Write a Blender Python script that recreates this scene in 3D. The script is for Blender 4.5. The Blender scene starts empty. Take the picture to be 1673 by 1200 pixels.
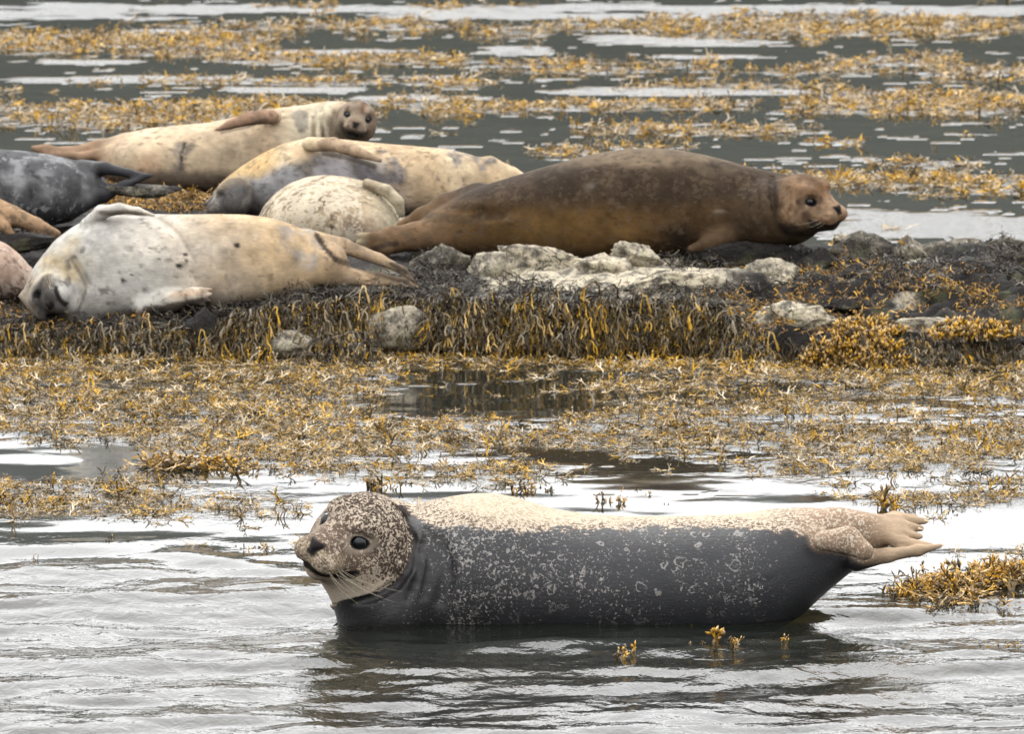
import bpy, math, random
import numpy as np
from math import radians as R, sin, cos, tan, pi
random.seed(7)
rng = np.random.default_rng(11)
C = bpy.context.scene.collection
SC = bpy.context.scene

# ------------------------------------------------------------------ camera
F_PX, CAM_H = 14000.0, 3.0
TILT = math.atan(1690.0 / F_PX)
cam_d = bpy.data.cameras.new('camera')
cam = bpy.data.objects.new('camera', cam_d); C.objects.link(cam)
cam.location = (0, 0, CAM_H); cam.rotation_euler = (pi / 2 - TILT, 0, 0)
cam_d.sensor_width = 36; cam_d.lens = F_PX / 1673 * 36
cam_d.clip_start = 0.5; cam_d.clip_end = 5000
cam_d.dof.use_dof = True; cam_d.dof.focus_distance = 20.1; cam_d.dof.aperture_fstop = 19
SC.camera = cam

# ------------------------------------------------------------------ sky, sun, exposure (bright overcast)
SUN_EL, SUN_AZ = 52, 25          # high, a little behind and left of the seals
w = bpy.data.worlds.new('World'); SC.world = w; w.use_nodes = True
nt = w.node_tree; nt.nodes.clear()
o_ = nt.nodes.new('ShaderNodeOutputWorld'); bg = nt.nodes.new('ShaderNodeBackground')
sky = nt.nodes.new('ShaderNodeTexSky'); sky.sky_type = 'NISHITA'; sky.sun_disc = False
sky.sun_elevation = R(SUN_EL); sky.sun_rotation = R(-SUN_AZ); sky.dust_density = 4; sky.air_density = 1.0; sky.ozone_density = 1
hs = nt.nodes.new('ShaderNodeHueSaturation'); hs.inputs['Saturation'].default_value = 0.12
tc = nt.nodes.new('ShaderNodeTexCoord'); mp = nt.nodes.new('ShaderNodeMapping'); mp.inputs['Scale'].default_value = (1, 1, 3.0)
cn = nt.nodes.new('ShaderNodeTexNoise'); cn.inputs['Scale'].default_value = 3.2; cn.inputs['Detail'].default_value = 5
cr = nt.nodes.new('ShaderNodeMapRange'); cr.inputs['From Min'].default_value = .3; cr.inputs['From Max'].default_value = .7
cr.inputs['To Min'].default_value = 21; cr.inputs['To Max'].default_value = 31
mx = nt.nodes.new('ShaderNodeMix'); mx.data_type = 'RGBA'; mx.inputs[0].default_value = .75
nt.links.new(sky.outputs[0], hs.inputs['Color'])
nt.links.new(tc.outputs['Generated'], mp.inputs[0]); nt.links.new(mp.outputs[0], cn.inputs['Vector'])
nt.links.new(cn.outputs['Fac'], cr.inputs['Value'])
sx = nt.nodes.new('ShaderNodeSeparateXYZ'); nt.links.new(tc.outputs['Generated'], sx.inputs[0])
gm = nt.nodes.new('ShaderNodeMath'); gm.operation = 'MULTIPLY_ADD'; gm.inputs[1].default_value = .72; gm.inputs[2].default_value = .82; gm.use_clamp = False
cl = nt.nodes.new('ShaderNodeMath'); cl.operation = 'MAXIMUM'; cl.inputs[1].default_value = 0.0; nt.links.new(sx.outputs[2], cl.inputs[0]); nt.links.new(cl.outputs[0], gm.inputs[0])
gg = nt.nodes.new('ShaderNodeMath'); gg.operation = 'MULTIPLY'; nt.links.new(gm.outputs[0], gg.inputs[0]); nt.links.new(cr.outputs[0], gg.inputs[1])
nt.links.new(hs.outputs[0], mx.inputs[6]); nt.links.new(gg.outputs[0], mx.inputs[7])
nt.links.new(mx.outputs[2], bg.inputs['Color']); bg.inputs['Strength'].default_value = 0.10
nt.links.new(bg.outputs[0], o_.inputs[0])
sd = bpy.data.lights.new('sun', 'SUN'); sd.energy = 1.4; sd.angle = R(14); sd.color = (1, .97, .92)
so = bpy.data.objects.new('sun', sd); C.objects.link(so)
so.rotation_euler = (R(90 - SUN_EL), 0, R(180 + SUN_AZ))   # light travels from the back left, high up
so.location = (0, 0, 20)
SC.view_settings.view_transform = 'Standard'; SC.view_settings.look = 'None'
SC.view_settings.gamma = 1; SC.view_settings.use_curve_mapping = False; SC.view_settings.exposure = 0.16
SC.cycles.use_denoising = True
SC.cycles.transparent_max_bounces = 12; SC.cycles.max_bounces = 6
SC.cycles.caustics_reflective = False; SC.cycles.caustics_refractive = False

# ------------------------------------------------------------------ helpers
ct, st = cos(TILT), sin(TILT)
def P(px, py, d):
    """world point seen at photo pixel (px,py) that lies at distance d along the ground"""
    u, v = px - 836.5, 600.0 - py
    dx, dy, dz = u, v * st + F_PX * ct, v * ct - F_PX * st
    s = d / dy
    return np.array([dx * s, d, CAM_H + dz * s])
def W(px, py, z=0.0):
    """world point at height z seen at photo pixel (px,py)"""
    u, v = px - 836.5, 600.0 - py
    dx, dy, dz = u, v * st + F_PX * ct, v * ct - F_PX * st
    s = (z - CAM_H) / dz
    return np.array([dx * s, dy * s, z])
def S(d): return F_PX * ct / d            # pixels per metre

def hash3(ix, iy, iz, seed):
    h = (ix.astype(np.uint32) * np.uint32(374761393) + iy.astype(np.uint32) * np.uint32(668265263)
         + iz.astype(np.uint32) * np.uint32(2147483647) + np.uint32(((seed * 97 + 13) * 2246822519) & 0xffffffff))
    h ^= h >> np.uint32(13); h *= np.uint32(1274126177); h ^= h >> np.uint32(16); h *= np.uint32(2654435761); h ^= h >> np.uint32(15)
    return (h & np.uint32(0xffffff)).astype(np.float32) / np.float32(0xffffff) * 2 - 1
def vnoise(p, freq, seed=0):
    q = np.asarray(p, np.float32) * freq
    if q.shape[-1] == 2: q = np.concatenate([q, np.zeros(q.shape[:-1] + (1,), np.float32)], -1)
    i = np.floor(q); t = q - i; t = t * t * (3 - 2 * t); i = i.astype(np.int64)
    x, y, z = i[..., 0], i[..., 1], i[..., 2]; tx, ty, tz = t[..., 0], t[..., 1], t[..., 2]
    def h(a, b, c): return hash3((x + a) & 0xffffffff, (y + b) & 0xffffffff, (z + c) & 0xffffffff, seed)
    L = lambda a, b, k: a + (b - a) * k
    return L(L(L(h(0,0,0), h(1,0,0), tx), L(h(0,1,0), h(1,1,0), tx), ty), L(L(h(0,0,1), h(1,0,1), tx), L(h(0,1,1), h(1,1,1), tx), ty), tz)
def fbm(p, freq, seed=0, oct=4):
    r = 0; a = 1; n = 0
    for k in range(oct):
        r = r + a * vnoise(p, freq * 2.03 ** k, seed + k * 7); n += a; a *= .5
    return r / n
def sstep(a, b, x):
    t = np.clip((x - a) / (b - a), 0, 1); return t * t * (3 - 2 * t)

def mesh_np(name, V, Fq, mat=None, parent=None, attrs=None, smooth=True, colors=None, loc=None):
    """V (n,3); Fq (m,3|4) or list of such arrays"""
    V = np.asarray(V, np.float32)
    if loc is not None: V = V - np.asarray(loc, np.float32)
    Fs = Fq if isinstance(Fq, list) else [Fq]
    Fs = [np.asarray(f, np.int32) for f in Fs if len(f)]
    me = bpy.data.meshes.new(name)
    me.vertices.add(len(V)); me.vertices.foreach_set('co', V.ravel())
    nl = sum(f.size for f in Fs); npoly = sum(len(f) for f in Fs)
    me.loops.add(nl); me.polygons.add(npoly)
    me.loops.foreach_set('vertex_index', np.concatenate([f.ravel() for f in Fs]))
    ls = []; o = 0
    for f in Fs:
        ls.append(o + np.arange(len(f)) * f.shape[1]); o += f.size
    me.polygons.foreach_set('loop_start', np.concatenate(ls).astype(np.int32))
    me.update(calc_edges=True)
    if smooth: me.polygons.foreach_set('use_smooth', np.ones(npoly, bool))
    for k, a in (attrs or {}).items():
        at = me.attributes.new(k, 'FLOAT', 'POINT'); at.data.foreach_set('value', np.asarray(a, np.float32))
    for k, a in (colors or {}).items():
        at = me.attributes.new(k, 'FLOAT_COLOR', 'POINT')
        c = np.ones((len(V), 4), np.float32); c[:, :3] = a; at.data.foreach_set('color', c.ravel())
    if mat: me.materials.append(mat)
    me.validate()
    ob = bpy.data.objects.new(name, me); C.objects.link(ob)
    if loc is not None: ob.location = [float(v) for v in loc]
    if parent is not None:
        ob.parent = parent
        if loc is not None and parent.location.length > 0: ob.location = [float(loc[i] - parent.location[i]) for i in range(3)]
    return ob
def tag(o, label=None, cat=None, group=None, kind=None):
    if label: o['label'] = label
    if cat: o['category'] = cat
    if group: o['group'] = group
    if kind: o['kind'] = kind
    return o
def empty(name, loc):
    e = bpy.data.objects.new(name, None); C.objects.link(e); e.location = [float(v) for v in loc]; e.empty_display_size = .1
    return e

# ------------------------------------------------------------------ materials
class M:
    def __init__(s, name):
        s.m = bpy.data.materials.new(name); s.m.use_nodes = True; s.t = s.m.node_tree; s.t.nodes.clear()
        s.out = s.n('OutputMaterial')
    def n(s, typ, **kw):
        nd = s.t.nodes.new('ShaderNode' + typ)
        for k, v in kw.items():
            if hasattr(nd, k) and k not in ('inputs',): setattr(nd, k, v)
            else: nd.inputs[k.replace('_', ' ')].default_value = v
        return nd
    def l(s, a, b): s.t.links.new(a, b)
    def math(s, op, a, b=None, c=None, clamp=False):
        nd = s.t.nodes.new('ShaderNodeMath'); nd.operation = op; nd.use_clamp = clamp
        for i, v in enumerate((a, b, c)):
            if v is None: continue
            if isinstance(v, (int, float)): nd.inputs[i].default_value = v
            else: s.l(v, nd.inputs[i])
        return nd.outputs[0]
    def mix(s, f, a, b):
        nd = s.t.nodes.new('ShaderNodeMix'); nd.data_type = 'RGBA'
        for i, v in ((0, f), (6, a), (7, b)):
            if isinstance(v, (int, float)): nd.inputs[i].default_value = v
            elif isinstance(v, tuple): nd.inputs[i].default_value = v + (1,) if len(v) == 3 else v
            else: s.l(v, nd.inputs[i])
        return nd.outputs[2]
    def ramp(s, v, a, b):                      # smooth 0..1 between a and b (b may be a socket)
        nd = s.t.nodes.new('ShaderNodeMapRange'); nd.interpolation_type = 'SMOOTHSTEP'
        s.l(v, nd.inputs[0])
        for i, k in ((1, a), (2, b)):
            if isinstance(k, (int, float)): nd.inputs[i].default_value = k
            else: s.l(k, nd.inputs[i])
        return nd.outputs[0]
    def attr(s, name, typ='GEOMETRY'):
        nd = s.t.nodes.new('ShaderNodeAttribute'); nd.attribute_name = name; nd.attribute_type = typ; return nd
    def coords(s, scale=(1, 1, 1), kind='Object'):
        a = s.t.nodes.new('ShaderNodeTexCoord'); b = s.t.nodes.new('ShaderNodeMapping'); b.inputs['Scale'].default_value = scale
        s.l(a.outputs[kind], b.inputs[0]); return b.outputs[0]
    def noise(s, vec, sc, det=3, dist=0.0, rough=.5):
        nd = s.n('TexNoise', Scale=sc, Detail=det, Distortion=dist, Roughness=rough); s.l(vec, nd.inputs['Vector']); return nd.outputs['Fac']

def fur_material(name, speck=110.0, rings=0.0, bump=.25):
    """base / alt colours and coverage are per-vertex, coat tones plus painted fold shade; speckle comes from noise"""
    m = M(name); co = m.coords()
    base = m.attr('base').outputs['Color']; alt = m.attr('alt').outputs['Color']
    cov = m.attr('cov').outputs['Fac']; wet = m.attr('wet').outputs['Fac']
    n1 = m.noise(co, speck, 3, .8, .55)
    n1b = m.noise(co, speck * .28, 2, .5, .5)
    nn = m.math('ADD', m.math('MULTIPLY', n1, .72 if rings == 0 else .86), m.math('MULTIPLY', n1b, .28 if rings == 0 else .14))
    th = m.math('SUBTRACT', .74, m.math('MULTIPLY', cov, .42))
    lo = m.math('SUBTRACT', th, .045); hi = m.math('ADD', th, .055)
    nd = m.t.nodes.new('ShaderNodeMapRange'); nd.interpolation_type = 'SMOOTHSTEP'
    m.l(nn, nd.inputs[0]); m.l(lo, nd.inputs[1]); m.l(hi, nd.inputs[2]); mask = nd.outputs[0]
    if rings > 0:
        dn = m.n('TexNoise', Scale=60.0, Detail=2.0); m.l(co, dn.inputs['Vector'])
        va = m.n('VectorMath', operation='MULTIPLY_ADD'); m.l(dn.outputs['Color'], va.inputs[0]); va.inputs[1].default_value = (.034, .034, .034); m.l(co, va.inputs[2])
        vo = m.n('TexVoronoi', Scale=rings); m.l(va.outputs[0], vo.inputs['Vector'])
        sep = m.n('SeparateColor'); m.l(vo.outputs['Color'], sep.inputs[0])
        d = m.math('ABSOLUTE', m.math('SUBTRACT', vo.outputs['Distance'], m.math('ADD', .10, m.math('MULTIPLY', sep.outputs[1], .24))))
        ring = m.math('SUBTRACT', 1.0, m.ramp(d, .035, .09), clamp=True)
        pick = m.ramp(sep.outputs[0], .22, .30)
        brk = m.ramp(m.noise(co, 60, 2), .42, .50)
        ring = m.math('MULTIPLY', m.math('MULTIPLY', ring, pick), brk)
        ring = m.math('MULTIPLY', ring, m.math('MULTIPLY', m.attr('ring').outputs['Fac'], .72))
        mask = m.math('MAXIMUM', mask, ring)
    col = m.mix(mask, base, alt)
    # fine hair variation
    cs = m.coords((30, 260, 260)); h = m.noise(cs, 1.0, 4, .4, .7)
    hb = m.math('ADD', .50, m.math('MULTIPLY', h, .56))
    mm = m.n('Mix', data_type='RGBA', blend_type='MULTIPLY'); mm.inputs[0].default_value = 1
    m.l(col, mm.inputs[6])
    cc = m.n('CombineColor'); [m.l(hb, cc.inputs[i]) for i in range(3)]; m.l(cc.outputs[0], mm.inputs[7])
    p = m.n('BsdfPrincipled'); m.l(mm.outputs[2], p.inputs['Base Color'])
    rr = m.math('SUBTRACT', .72, m.math('MULTIPLY', wet, .34)); m.l(rr, p.inputs['Roughness'])
    m.l(m.math('ADD', .05, m.math('MULTIPLY', wet, .20)), p.inputs['Specular IOR Level'])
    b = m.n('Bump', Strength=bump, Distance=.004)
    hh = m.math('ADD', m.math('MULTIPLY', h, .6), m.math('MULTIPLY', m.noise(co, 180, 3), .5))
    m.l(hh, b.inputs['Height']); m.l(b.outputs[0], p.inputs['Normal'])
    m.l(p.outputs[0], m.out.inputs[0]); return m.m

def simple(name, col, rough=.5, spec=.5, coat=0.0):
    m = M(name); p = m.n('BsdfPrincipled')
    co = m.coords(); v = m.noise(co, 90, 3)
    c = m.mix(v, tuple(x * .8 for x in col), tuple(min(1, x * 1.2) for x in col)); m.l(c, p.inputs['Base Color'])
    p.inputs['Roughness'].default_value = rough; p.inputs['Specular IOR Level'].default_value = spec; p.inputs['Coat Weight'].default_value = coat
    p.inputs['Coat Roughness'].default_value = .03
    m.l(p.outputs[0], m.out.inputs[0]); return m.m

MAT = {}
MAT['fur_spotted'] = fur_material('spotted_coat', 150, rings=27.0, bump=.5)
MAT['fur'] = fur_material('plain_coat', 58, bump=.3)
MAT['eye'] = simple('eye_black', (.004, .005, .007), .10, .38, 0.0)
MAT['iris'] = simple('eye_rim', (.03, .032, .038), .35, .4, .2)
MAT['nose'] = simple('nose_skin', (.016, .015, .016), .33, .5, .2)
MAT['whisker'] = simple('whisker_hair', (.48, .42, .30), .4)
MAT['claw'] = simple('claw_horn', (.55, .45, .30), .4)

def weed_material(name, dark, mid, gold, gloss=.28, grey=.75, patch=False):
    m = M(name); p = m.n('BsdfPrincipled')
    t = m.attr('tip').outputs['Fac']; oi = m.n('ObjectInfo').outputs['Random']; v = m.attr('var').outputs['Fac']
    r = m.math('FRACT', m.math('ADD', m.math('MULTIPLY', oi, 3.7), m.math('MULTIPLY', v, 5.3)))
    a = m.mix(m.ramp(t, 0.05, .6), dark, mid)
    b = m.mix(m.math('MULTIPLY', m.ramp(t, .35, .9), m.ramp(r, .15, .6)), a, gold)
    if patch: b = m.mix(m.math('MULTIPLY', m.ramp(oi, .75, .35), .8), b, a); b = m.mix(m.math('MULTIPLY', m.ramp(oi, .45, .2), .5), b, dark)
    q = m.mix(m.math('MULTIPLY', m.ramp(m.math('FRACT', m.math('MULTIPLY', r, 3.1)), .54, .62), grey), b, (.46, .40, .31))
    q = m.mix(m.math('MULTIPLY', m.ramp(m.math('FRACT', m.math('MULTIPLY', r, 7.3)), .66, .72), .85), q, (.022, .017, .012))
    m.l(q, p.inputs['Base Color']); p.inputs['Roughness'].default_value = gloss
    p.inputs['Specular IOR Level'].default_value = .22
    b2 = m.n('Bump', Strength=.5, Distance=.003); m.l(m.noise(m.coords(), 160, 2), b2.inputs['Height']); m.l(b2.outputs[0], p.inputs['Normal'])
    m.l(p.outputs[0], m.out.inputs[0]); return m.m
MAT['weed'] = weed_material('wrack_golden', (.022, .015, .006), (.19, .115, .028), (.54, .305, .020), .20, .75)
MAT['weed_clump'] = weed_material('wrack_clump', (.022, .015, .006), (.17, .10, .025), (.50, .27, .020), .25, .35)
MAT['weed_far'] = weed_material('wrack_far', (.035, .024, .010), (.27, .16, .04), (.60, .345, .03), .3, .8)
MAT['weed_hang'] = weed_material('wrack_hanging', (.012, .010, .007), (.085, .056, .018), (.52, .30, .028), .4, .3, True)
MAT['weed_dark'] = weed_material('wrack_dried', (.009, .008, .008), (.026, .023, .021), (.060, .048, .036), .5, .15)
MAT['weed_rust'] = weed_material('wrack_rusty', (.020, .013, .008), (.18, .095, .026), (.55, .30, .035), .45, .2)

def rock_material():
    m = M('shore_rock'); co = m.coords(kind='Object'); p = m.n('BsdfPrincipled')
    big = m.noise(co, 3.2, 5, .6, .6); fine = m.noise(co, 26, 5, .4, .65); vf = m.noise(co, 120, 3, 0, .6)
    c = m.mix(m.ramp(fine, .35, .68), (.085, .075, .06), (.36, .32, .25))
    pf = m.attr('pale').outputs['Fac']; c = m.mix(m.math('MULTIPLY', m.ramp(pf, .55, .95), m.ramp(m.math('ADD', m.math('MULTIPLY', fine, .6), m.math('MULTIPLY', m.noise(co, 8, 4, .5), .4)), .42, .56)), c, (.47, .41, .30)); pale = m.math('ADD', m.math('MULTIPLY', big, .7), m.math('MULTIPLY', pf, .42))
    c = m.mix(m.ramp(pale, .44, .66), (.014, .012, .011), c)
    c = m.mix(m.math('MULTIPLY', m.math('MULTIPLY', m.ramp(vf, .56, .70), m.ramp(pale, .40, .60)), .5), c, (.50, .45, .36))
    c = m.mix(m.math('MULTIPLY', m.ramp(vf, .44, .34), .7), c, (.02, .018, .016))
    c = m.mix(m.math('MULTIPLY', m.ramp(m.noise(co, 7, 3), .55, .7), .35), c, (.10, .105, .045))
    m.l(c, p.inputs['Base Color']); p.inputs['Roughness'].default_value = .7; p.inputs['Specular IOR Level'].default_value = .15
    b = m.n('Bump', Strength=.8, Distance=.02); m.l(m.math('ADD', fine, m.math('MULTIPLY', vf, .4)), b.inputs['Height']); m.l(b.outputs[0], p.inputs['Normal'])
    m.l(p.outputs[0], m.out.inputs[0]); return m.m
MAT['rock'] = rock_material()

def water_material():
    m = M('sea_water'); tcn = m.t.nodes.new('ShaderNodeTexCoord').outputs['Object']
    def mapped(sc, rot=0):
        b = m.t.nodes.new('ShaderNodeMapping'); b.inputs['Scale'].default_value = sc; b.inputs['Rotation'].default_value = (0, 0, rot); m.l(tcn, b.inputs[0]); return b.outputs[0]
    ruf = m.attr('ruffle').outputs['Fac']; chop = m.attr('chop').outputs['Fac']
    n1 = m.noise(mapped((22, 14, 1), .15), 1.0, 3, .6)
    n2 = m.noise(mapped((75, 55, 1), -.2), 1.0, 2, .3)
    h = m.math('MULTIPLY', m.math('ADD', n1, m.math('MULTIPLY', n2, .18)), m.math('ADD', m.math('MULTIPLY', chop, .62), .012))
    n3 = m.noise(mapped((38, 30, 1)), 1.0, 3, .2)
    h = m.math('ADD', h, m.math('MULTIPLY', n3, m.math('MULTIPLY', ruf, 2.0)))
    b = m.n('Bump', Strength=1.0, Distance=.006); m.l(h, b.inputs['Height'])
    fr = m.n('Fresnel', IOR=1.34); m.l(b.outputs[0], fr.inputs['Normal'])
    g = m.n('BsdfGlossy'); g.distribution = 'GGX'; m.l(b.outputs[0], g.inputs['Normal'])
    m.l(m.math('ADD', .03, m.math('MULTIPLY', ruf, .18)), g.inputs['Roughness']); g.inputs['Color'].default_value = (1, 1, 1, 1)
    tr = m.n('BsdfTransparent'); tr.inputs['Color'].default_value = (.45, .44, .32, 1)
    df = m.n('BsdfDiffuse'); df.inputs['Color'].default_value = (.022, .026, .022, 1)
    body = m.n('MixShader'); body.inputs[0].default_value = .35; m.l(tr.outputs[0], body.inputs[1]); m.l(df.outputs[0], body.inputs[2])
    ms = m.n('MixShader'); m.l(fr.outputs[0], ms.inputs[0]); m.l(body.outputs[0], ms.inputs[1]); m.l(g.outputs[0], ms.inputs[2])
    m.l(ms.outputs[0], m.out.inputs[0]); return m.m
MAT['water'] = water_material()
def ground_material(name, a, b, sc):
    m = M(name); p = m.n('BsdfPrincipled'); co = m.coords()
    c = m.mix(m.ramp(m.noise(co, sc, 5, .5, .65), .35, .65), a, b); m.l(c, p.inputs['Base Color']); p.inputs['Roughness'].default_value = .9
    m.l(p.outputs[0], m.out.inputs[0]); return m.m
MAT['bed'] = ground_material('sea_bed_kelp', (.012, .011, .007), (.14, .095, .025), 9)
MAT['hill'] = ground_material('wooded_hill', (.008, .011, .009), (.017, .022, .016), .02)

# ------------------------------------------------------------------ patch maps on the water (bands of weed, wind-ruffled streaks)
def band(X, Y, cx, cy, hw, hh):
    """soft ellipse given at a photo place, laid on the water plane"""
    c = W(cx, cy); e = W(cx + hw, cy); f1 = W(cx, cy - hh)
    return np.exp(-np.abs((X - c[0]) / (e[0] - c[0])) ** 4 - ((Y - c[1]) / max(f1[1] - c[1], .05)) ** 2)
WEED = [(700,42,420,9,.5),(170,72,260,15,1.0),(1350,42,330,17,.75),(560,98,220,7,.9),(330,62,120,14,.6),(520,134,340,7,.5),(1000,110,230,13,.55),(1060,42,140,9,.7),
        (1480,118,260,14,.45),(1130,140,180,7,.55),(1500,168,260,19,.75),(300,186,330,17,1.0),(100,196,160,12,.9),(740,172,150,13,.65),(1060,172,260,9,.6),(1480,98,120,8,.5),
        (1130,212,180,9,.42),(1360,233,60,6,.6),(1090,236,110,8,.4),(1560,222,140,5,.25),(925,250,50,7,.45),(700,218,60,5,.15),(815,235,20,9,.35),(1600,312,150,8,.4),
        (1480,294,230,9,.85),(1500,268,90,7,.65),(1250,284,110,6,.4),(80,82,100,10,.7),(930,262,60,6,.3),(60,152,80,4,.3),(640,10,260,3,.3),(790,60,130,7,.4)]
STREAK = [(535,87,125,7),(1115,68,190,8),(230,129,190,7),(490,146,120,5),(1120,150,220,7),(400,12,500,8),(1250,15,500,10),(150,100,90,4),(850,78,60,6),(1160,92,110,4),
          (60,22,200,9),(900,24,300,7),(1540,372,200,28),(1480,104,50,3),(300,50,120,4),(690,160,120,4)]
def weed_density(X, Y):
    D = np.zeros_like(X)
    for cx, cy, hw, hh, a in WEED: D = np.maximum(D, a * band(X, Y, cx, cy, hw, hh))
    n = fbm(np.stack([X * 1.3, Y * 1.5], -1), 3.0, 5, 4)
    return np.clip(D * (1 + 1.5 * n) + .10 * sstep(.12, .45, n) - .13, 0, 1)
def streaks(X, Y):
    D = np.zeros_like(X)
    for cx, cy, hw, hh in STREAK: D = np.maximum(D, band(X, Y, cx, cy, hw, hh))
    n = fbm(np.stack([X * .7, Y * 1.6], -1), 3.0, 15, 5); n2 = fbm(np.stack([X * 2.6, Y * 4.5], -1), 3.0, 25, 3)
    glint = sstep(.44, .58, n2 + .35 * n) * sstep(26, 29, Y)
    return np.maximum(sstep(.38, .58, D + .62 * n + .30 * n2), glint * .9)

# ------------------------------------------------------------------ water: one sheet, graded grid, real waves near by
def axis(parts):
    a = [parts[0][0]]
    for lo, hi, st_ in parts:
        n = max(1, int(round((hi - lo) / st_))); a += list(np.linspace(lo, hi, n + 1)[1:])
    return np.array(a, np.float64)
xs = axis([(-1500, -300, 400), (-300, -30, 60), (-30, -5, 2.5), (-5, -2.0, .05), (-2.0, 2.0, .0085), (2.0, 5, .05), (5, 30, 2.5), (30, 300, 60), (300, 1500, 400)])
ys = axis([(-300, 0, 75), (0, 15, 1.5), (15, 17.4, .05), (17.4, 19.72, .011), (19.72, 19.88, .003), (19.88, 20.6, .011), (20.6, 25.5, .022), (25.5, 48, .05), (48, 80, 1.0), (80, 500, 40), (500, 1600, 275)])
X, Y = np.meshgrid(xs, ys, indexing='ij')
chop = (1 - sstep(19.9, 21.4, Y + .12 * X + .35 * vnoise(np.stack([X, Y], -1), 1.1, 3)))
lee = 1 - .15 * np.exp(-((X - .3) / 1.0) ** 4 - ((Y - 19.6) / .45) ** 2)
amp = .05 + .95 * chop * lee; amp = amp * (1 - .6 * sstep(26, 29, Y))
wr = np.random.default_rng(5)
Z = np.zeros_like(X)
near = (np.abs(X) < 6) & (Y > 12) & (Y < 60)
Xn, Yn = X[near], Y[near]; z = np.zeros_like(Xn); gx = .04 * fbm(np.stack([Xn, Yn], -1), 2.2, 9, 2); gy = .06 * fbm(np.stack([Xn, Yn], -1), 2.0, 19, 2)
lams = np.concatenate([wr.uniform(.45, 1.1, 12), wr.uniform(.20, .45, 26), wr.uniform(.11, .20, 22), wr.uniform(.06, .10, 12)])
for lam in lams:
    th = wr.normal(R(100), R(34)); k = 2 * pi / lam; slope = .0125 * (lam / .3) ** .35 * (1 if lam > .1 else .5)
    fade = 1.0 if lam > .15 else 1 - sstep(23, 27, Yn)
    ph = k * (cos(th) * (Xn + gx) + sin(th) * (Yn + gy)) + wr.uniform(0, 2 * pi)
    z += slope / k * fade * (np.sin(ph) + .25 * np.sin(2 * ph))
Z[near] = z * amp[near]
# swell line spreading from the seal's tail, and the skin of water creeping up its wet side
a = P(1330, 1000, 19.9); b = P(1000, 1010, 19.9)
def bump_line(p, q, wdt, h):
    global Z
    d = q - p; L2 = float(d[0]**2 + d[1]**2); t = np.clip(((X - p[0]) * d[0] + (Y - p[1]) * d[1]) / L2, 0, 1)
    rr = np.hypot(X - p[0] - t * d[0], Y - p[1] - t * d[1]); Z += h * np.exp(-(rr / wdt) ** 2) * sstep(0, .2, t) * (1 - sstep(.6, 1, t))
bump_line(W(1290, 1006), W(1560, 1006), .07, .010)
bump_line(W(1280, 1030), W(1500, 1075), .06, .009)
bump_line(W(700, 1060), W(1250, 1045), .05, .007)
bump_line(W(0, 935), W(330, 925), .16, .013)
bump_line(W(240, 900), W(560, 945), .08, .008)
ruf = np.zeros_like(X); wd = weed_density(X[near], Y[near]); sk = streaks(X[near], Y[near])
ruf[near] = np.clip((np.maximum(sk, wd * 1.1) - .12) / .88, 0, 1)
ruf = ruf + .9 * sstep(40, 46, Y) * (1 - sstep(60, 70, Y)) * 0
nx, ny = X.shape
idx = np.arange(nx * ny).reshape(nx, ny)
fq = np.stack([idx[:-1, :-1], idx[1:, :-1], idx[1:, 1:], idx[:-1, 1:]], -1).reshape(-1, 4)
WATER_H = (xs, ys, Z)
water = mesh_np('water', np.stack([X, Y, Z], -1).reshape(-1, 3), fq, MAT['water'], attrs={'ruffle': ruf.ravel(), 'chop': chop.ravel()})
tag(water, kind='structure')
def water_z(x, y):
    i = np.clip(np.searchsorted(xs, x), 0, len(xs) - 1); j = np.clip(np.searchsorted(ys, y), 0, len(ys) - 1); return Z[i, j]

# sea bed and the wooded hills across the water (they stand outside the frame and show as the dark reflections)
gx_ = axis([(-1500, -10, 300), (-10, 10, .4), (10, 1500, 300)]); gy_ = axis([(-300, 10, 100), (10, 60, .5), (60, 1600, 300)])
GX, GY = np.meshgrid(gx_, gy_, indexing='ij')
GZ = -.34 + .10 * fbm(np.stack([GX, GY], -1), .9, 33, 3) - sstep(60, 200, GY) * 2
GZ = GZ + .16 * np.exp(-((GX - .1) / .9) ** 4 - ((GY - 20.0) / .8) ** 2)
ii = np.arange(GX.size).reshape(GX.shape)
bed = mesh_np('sea_bed', np.stack([GX, GY, GZ], -1).reshape(-1, 3), np.stack([ii[:-1, :-1], ii[1:, :-1], ii[1:, 1:], ii[:-1, 1:]], -1).reshape(-1, 4), MAT['bed'])
tag(bed, kind='structure')
hx = np.linspace(-900, 900, 181); hy = np.linspace(0, 1, 24)
HX, HT = np.meshgrid(hx, hy, indexing='ij')
HYY = 560 + HT * 420 + 20 * np.sin(HX / 130)
ridge = 94 + 6 * fbm(np.stack([HX * 1.0, HX * 0], -1), .006, 3, 4)
HZ = ridge * np.sin(np.clip(HT * 1.0, 0, 1) * pi) ** .55 * (1 + .03 * vnoise(np.stack([HX, HYY], -1), .03, 8)) - 1.5
ii = np.arange(HX.size).reshape(HX.shape)
hills = mesh_np('hills', np.stack([HX, HYY, HZ], -1).reshape(-1, 3), np.stack([ii[:-1, :-1], ii[1:, :-1], ii[1:, 1:], ii[:-1, 1:]], -1).reshape(-1, 4), MAT['hill'])
tag(hills, kind='structure')

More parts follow.
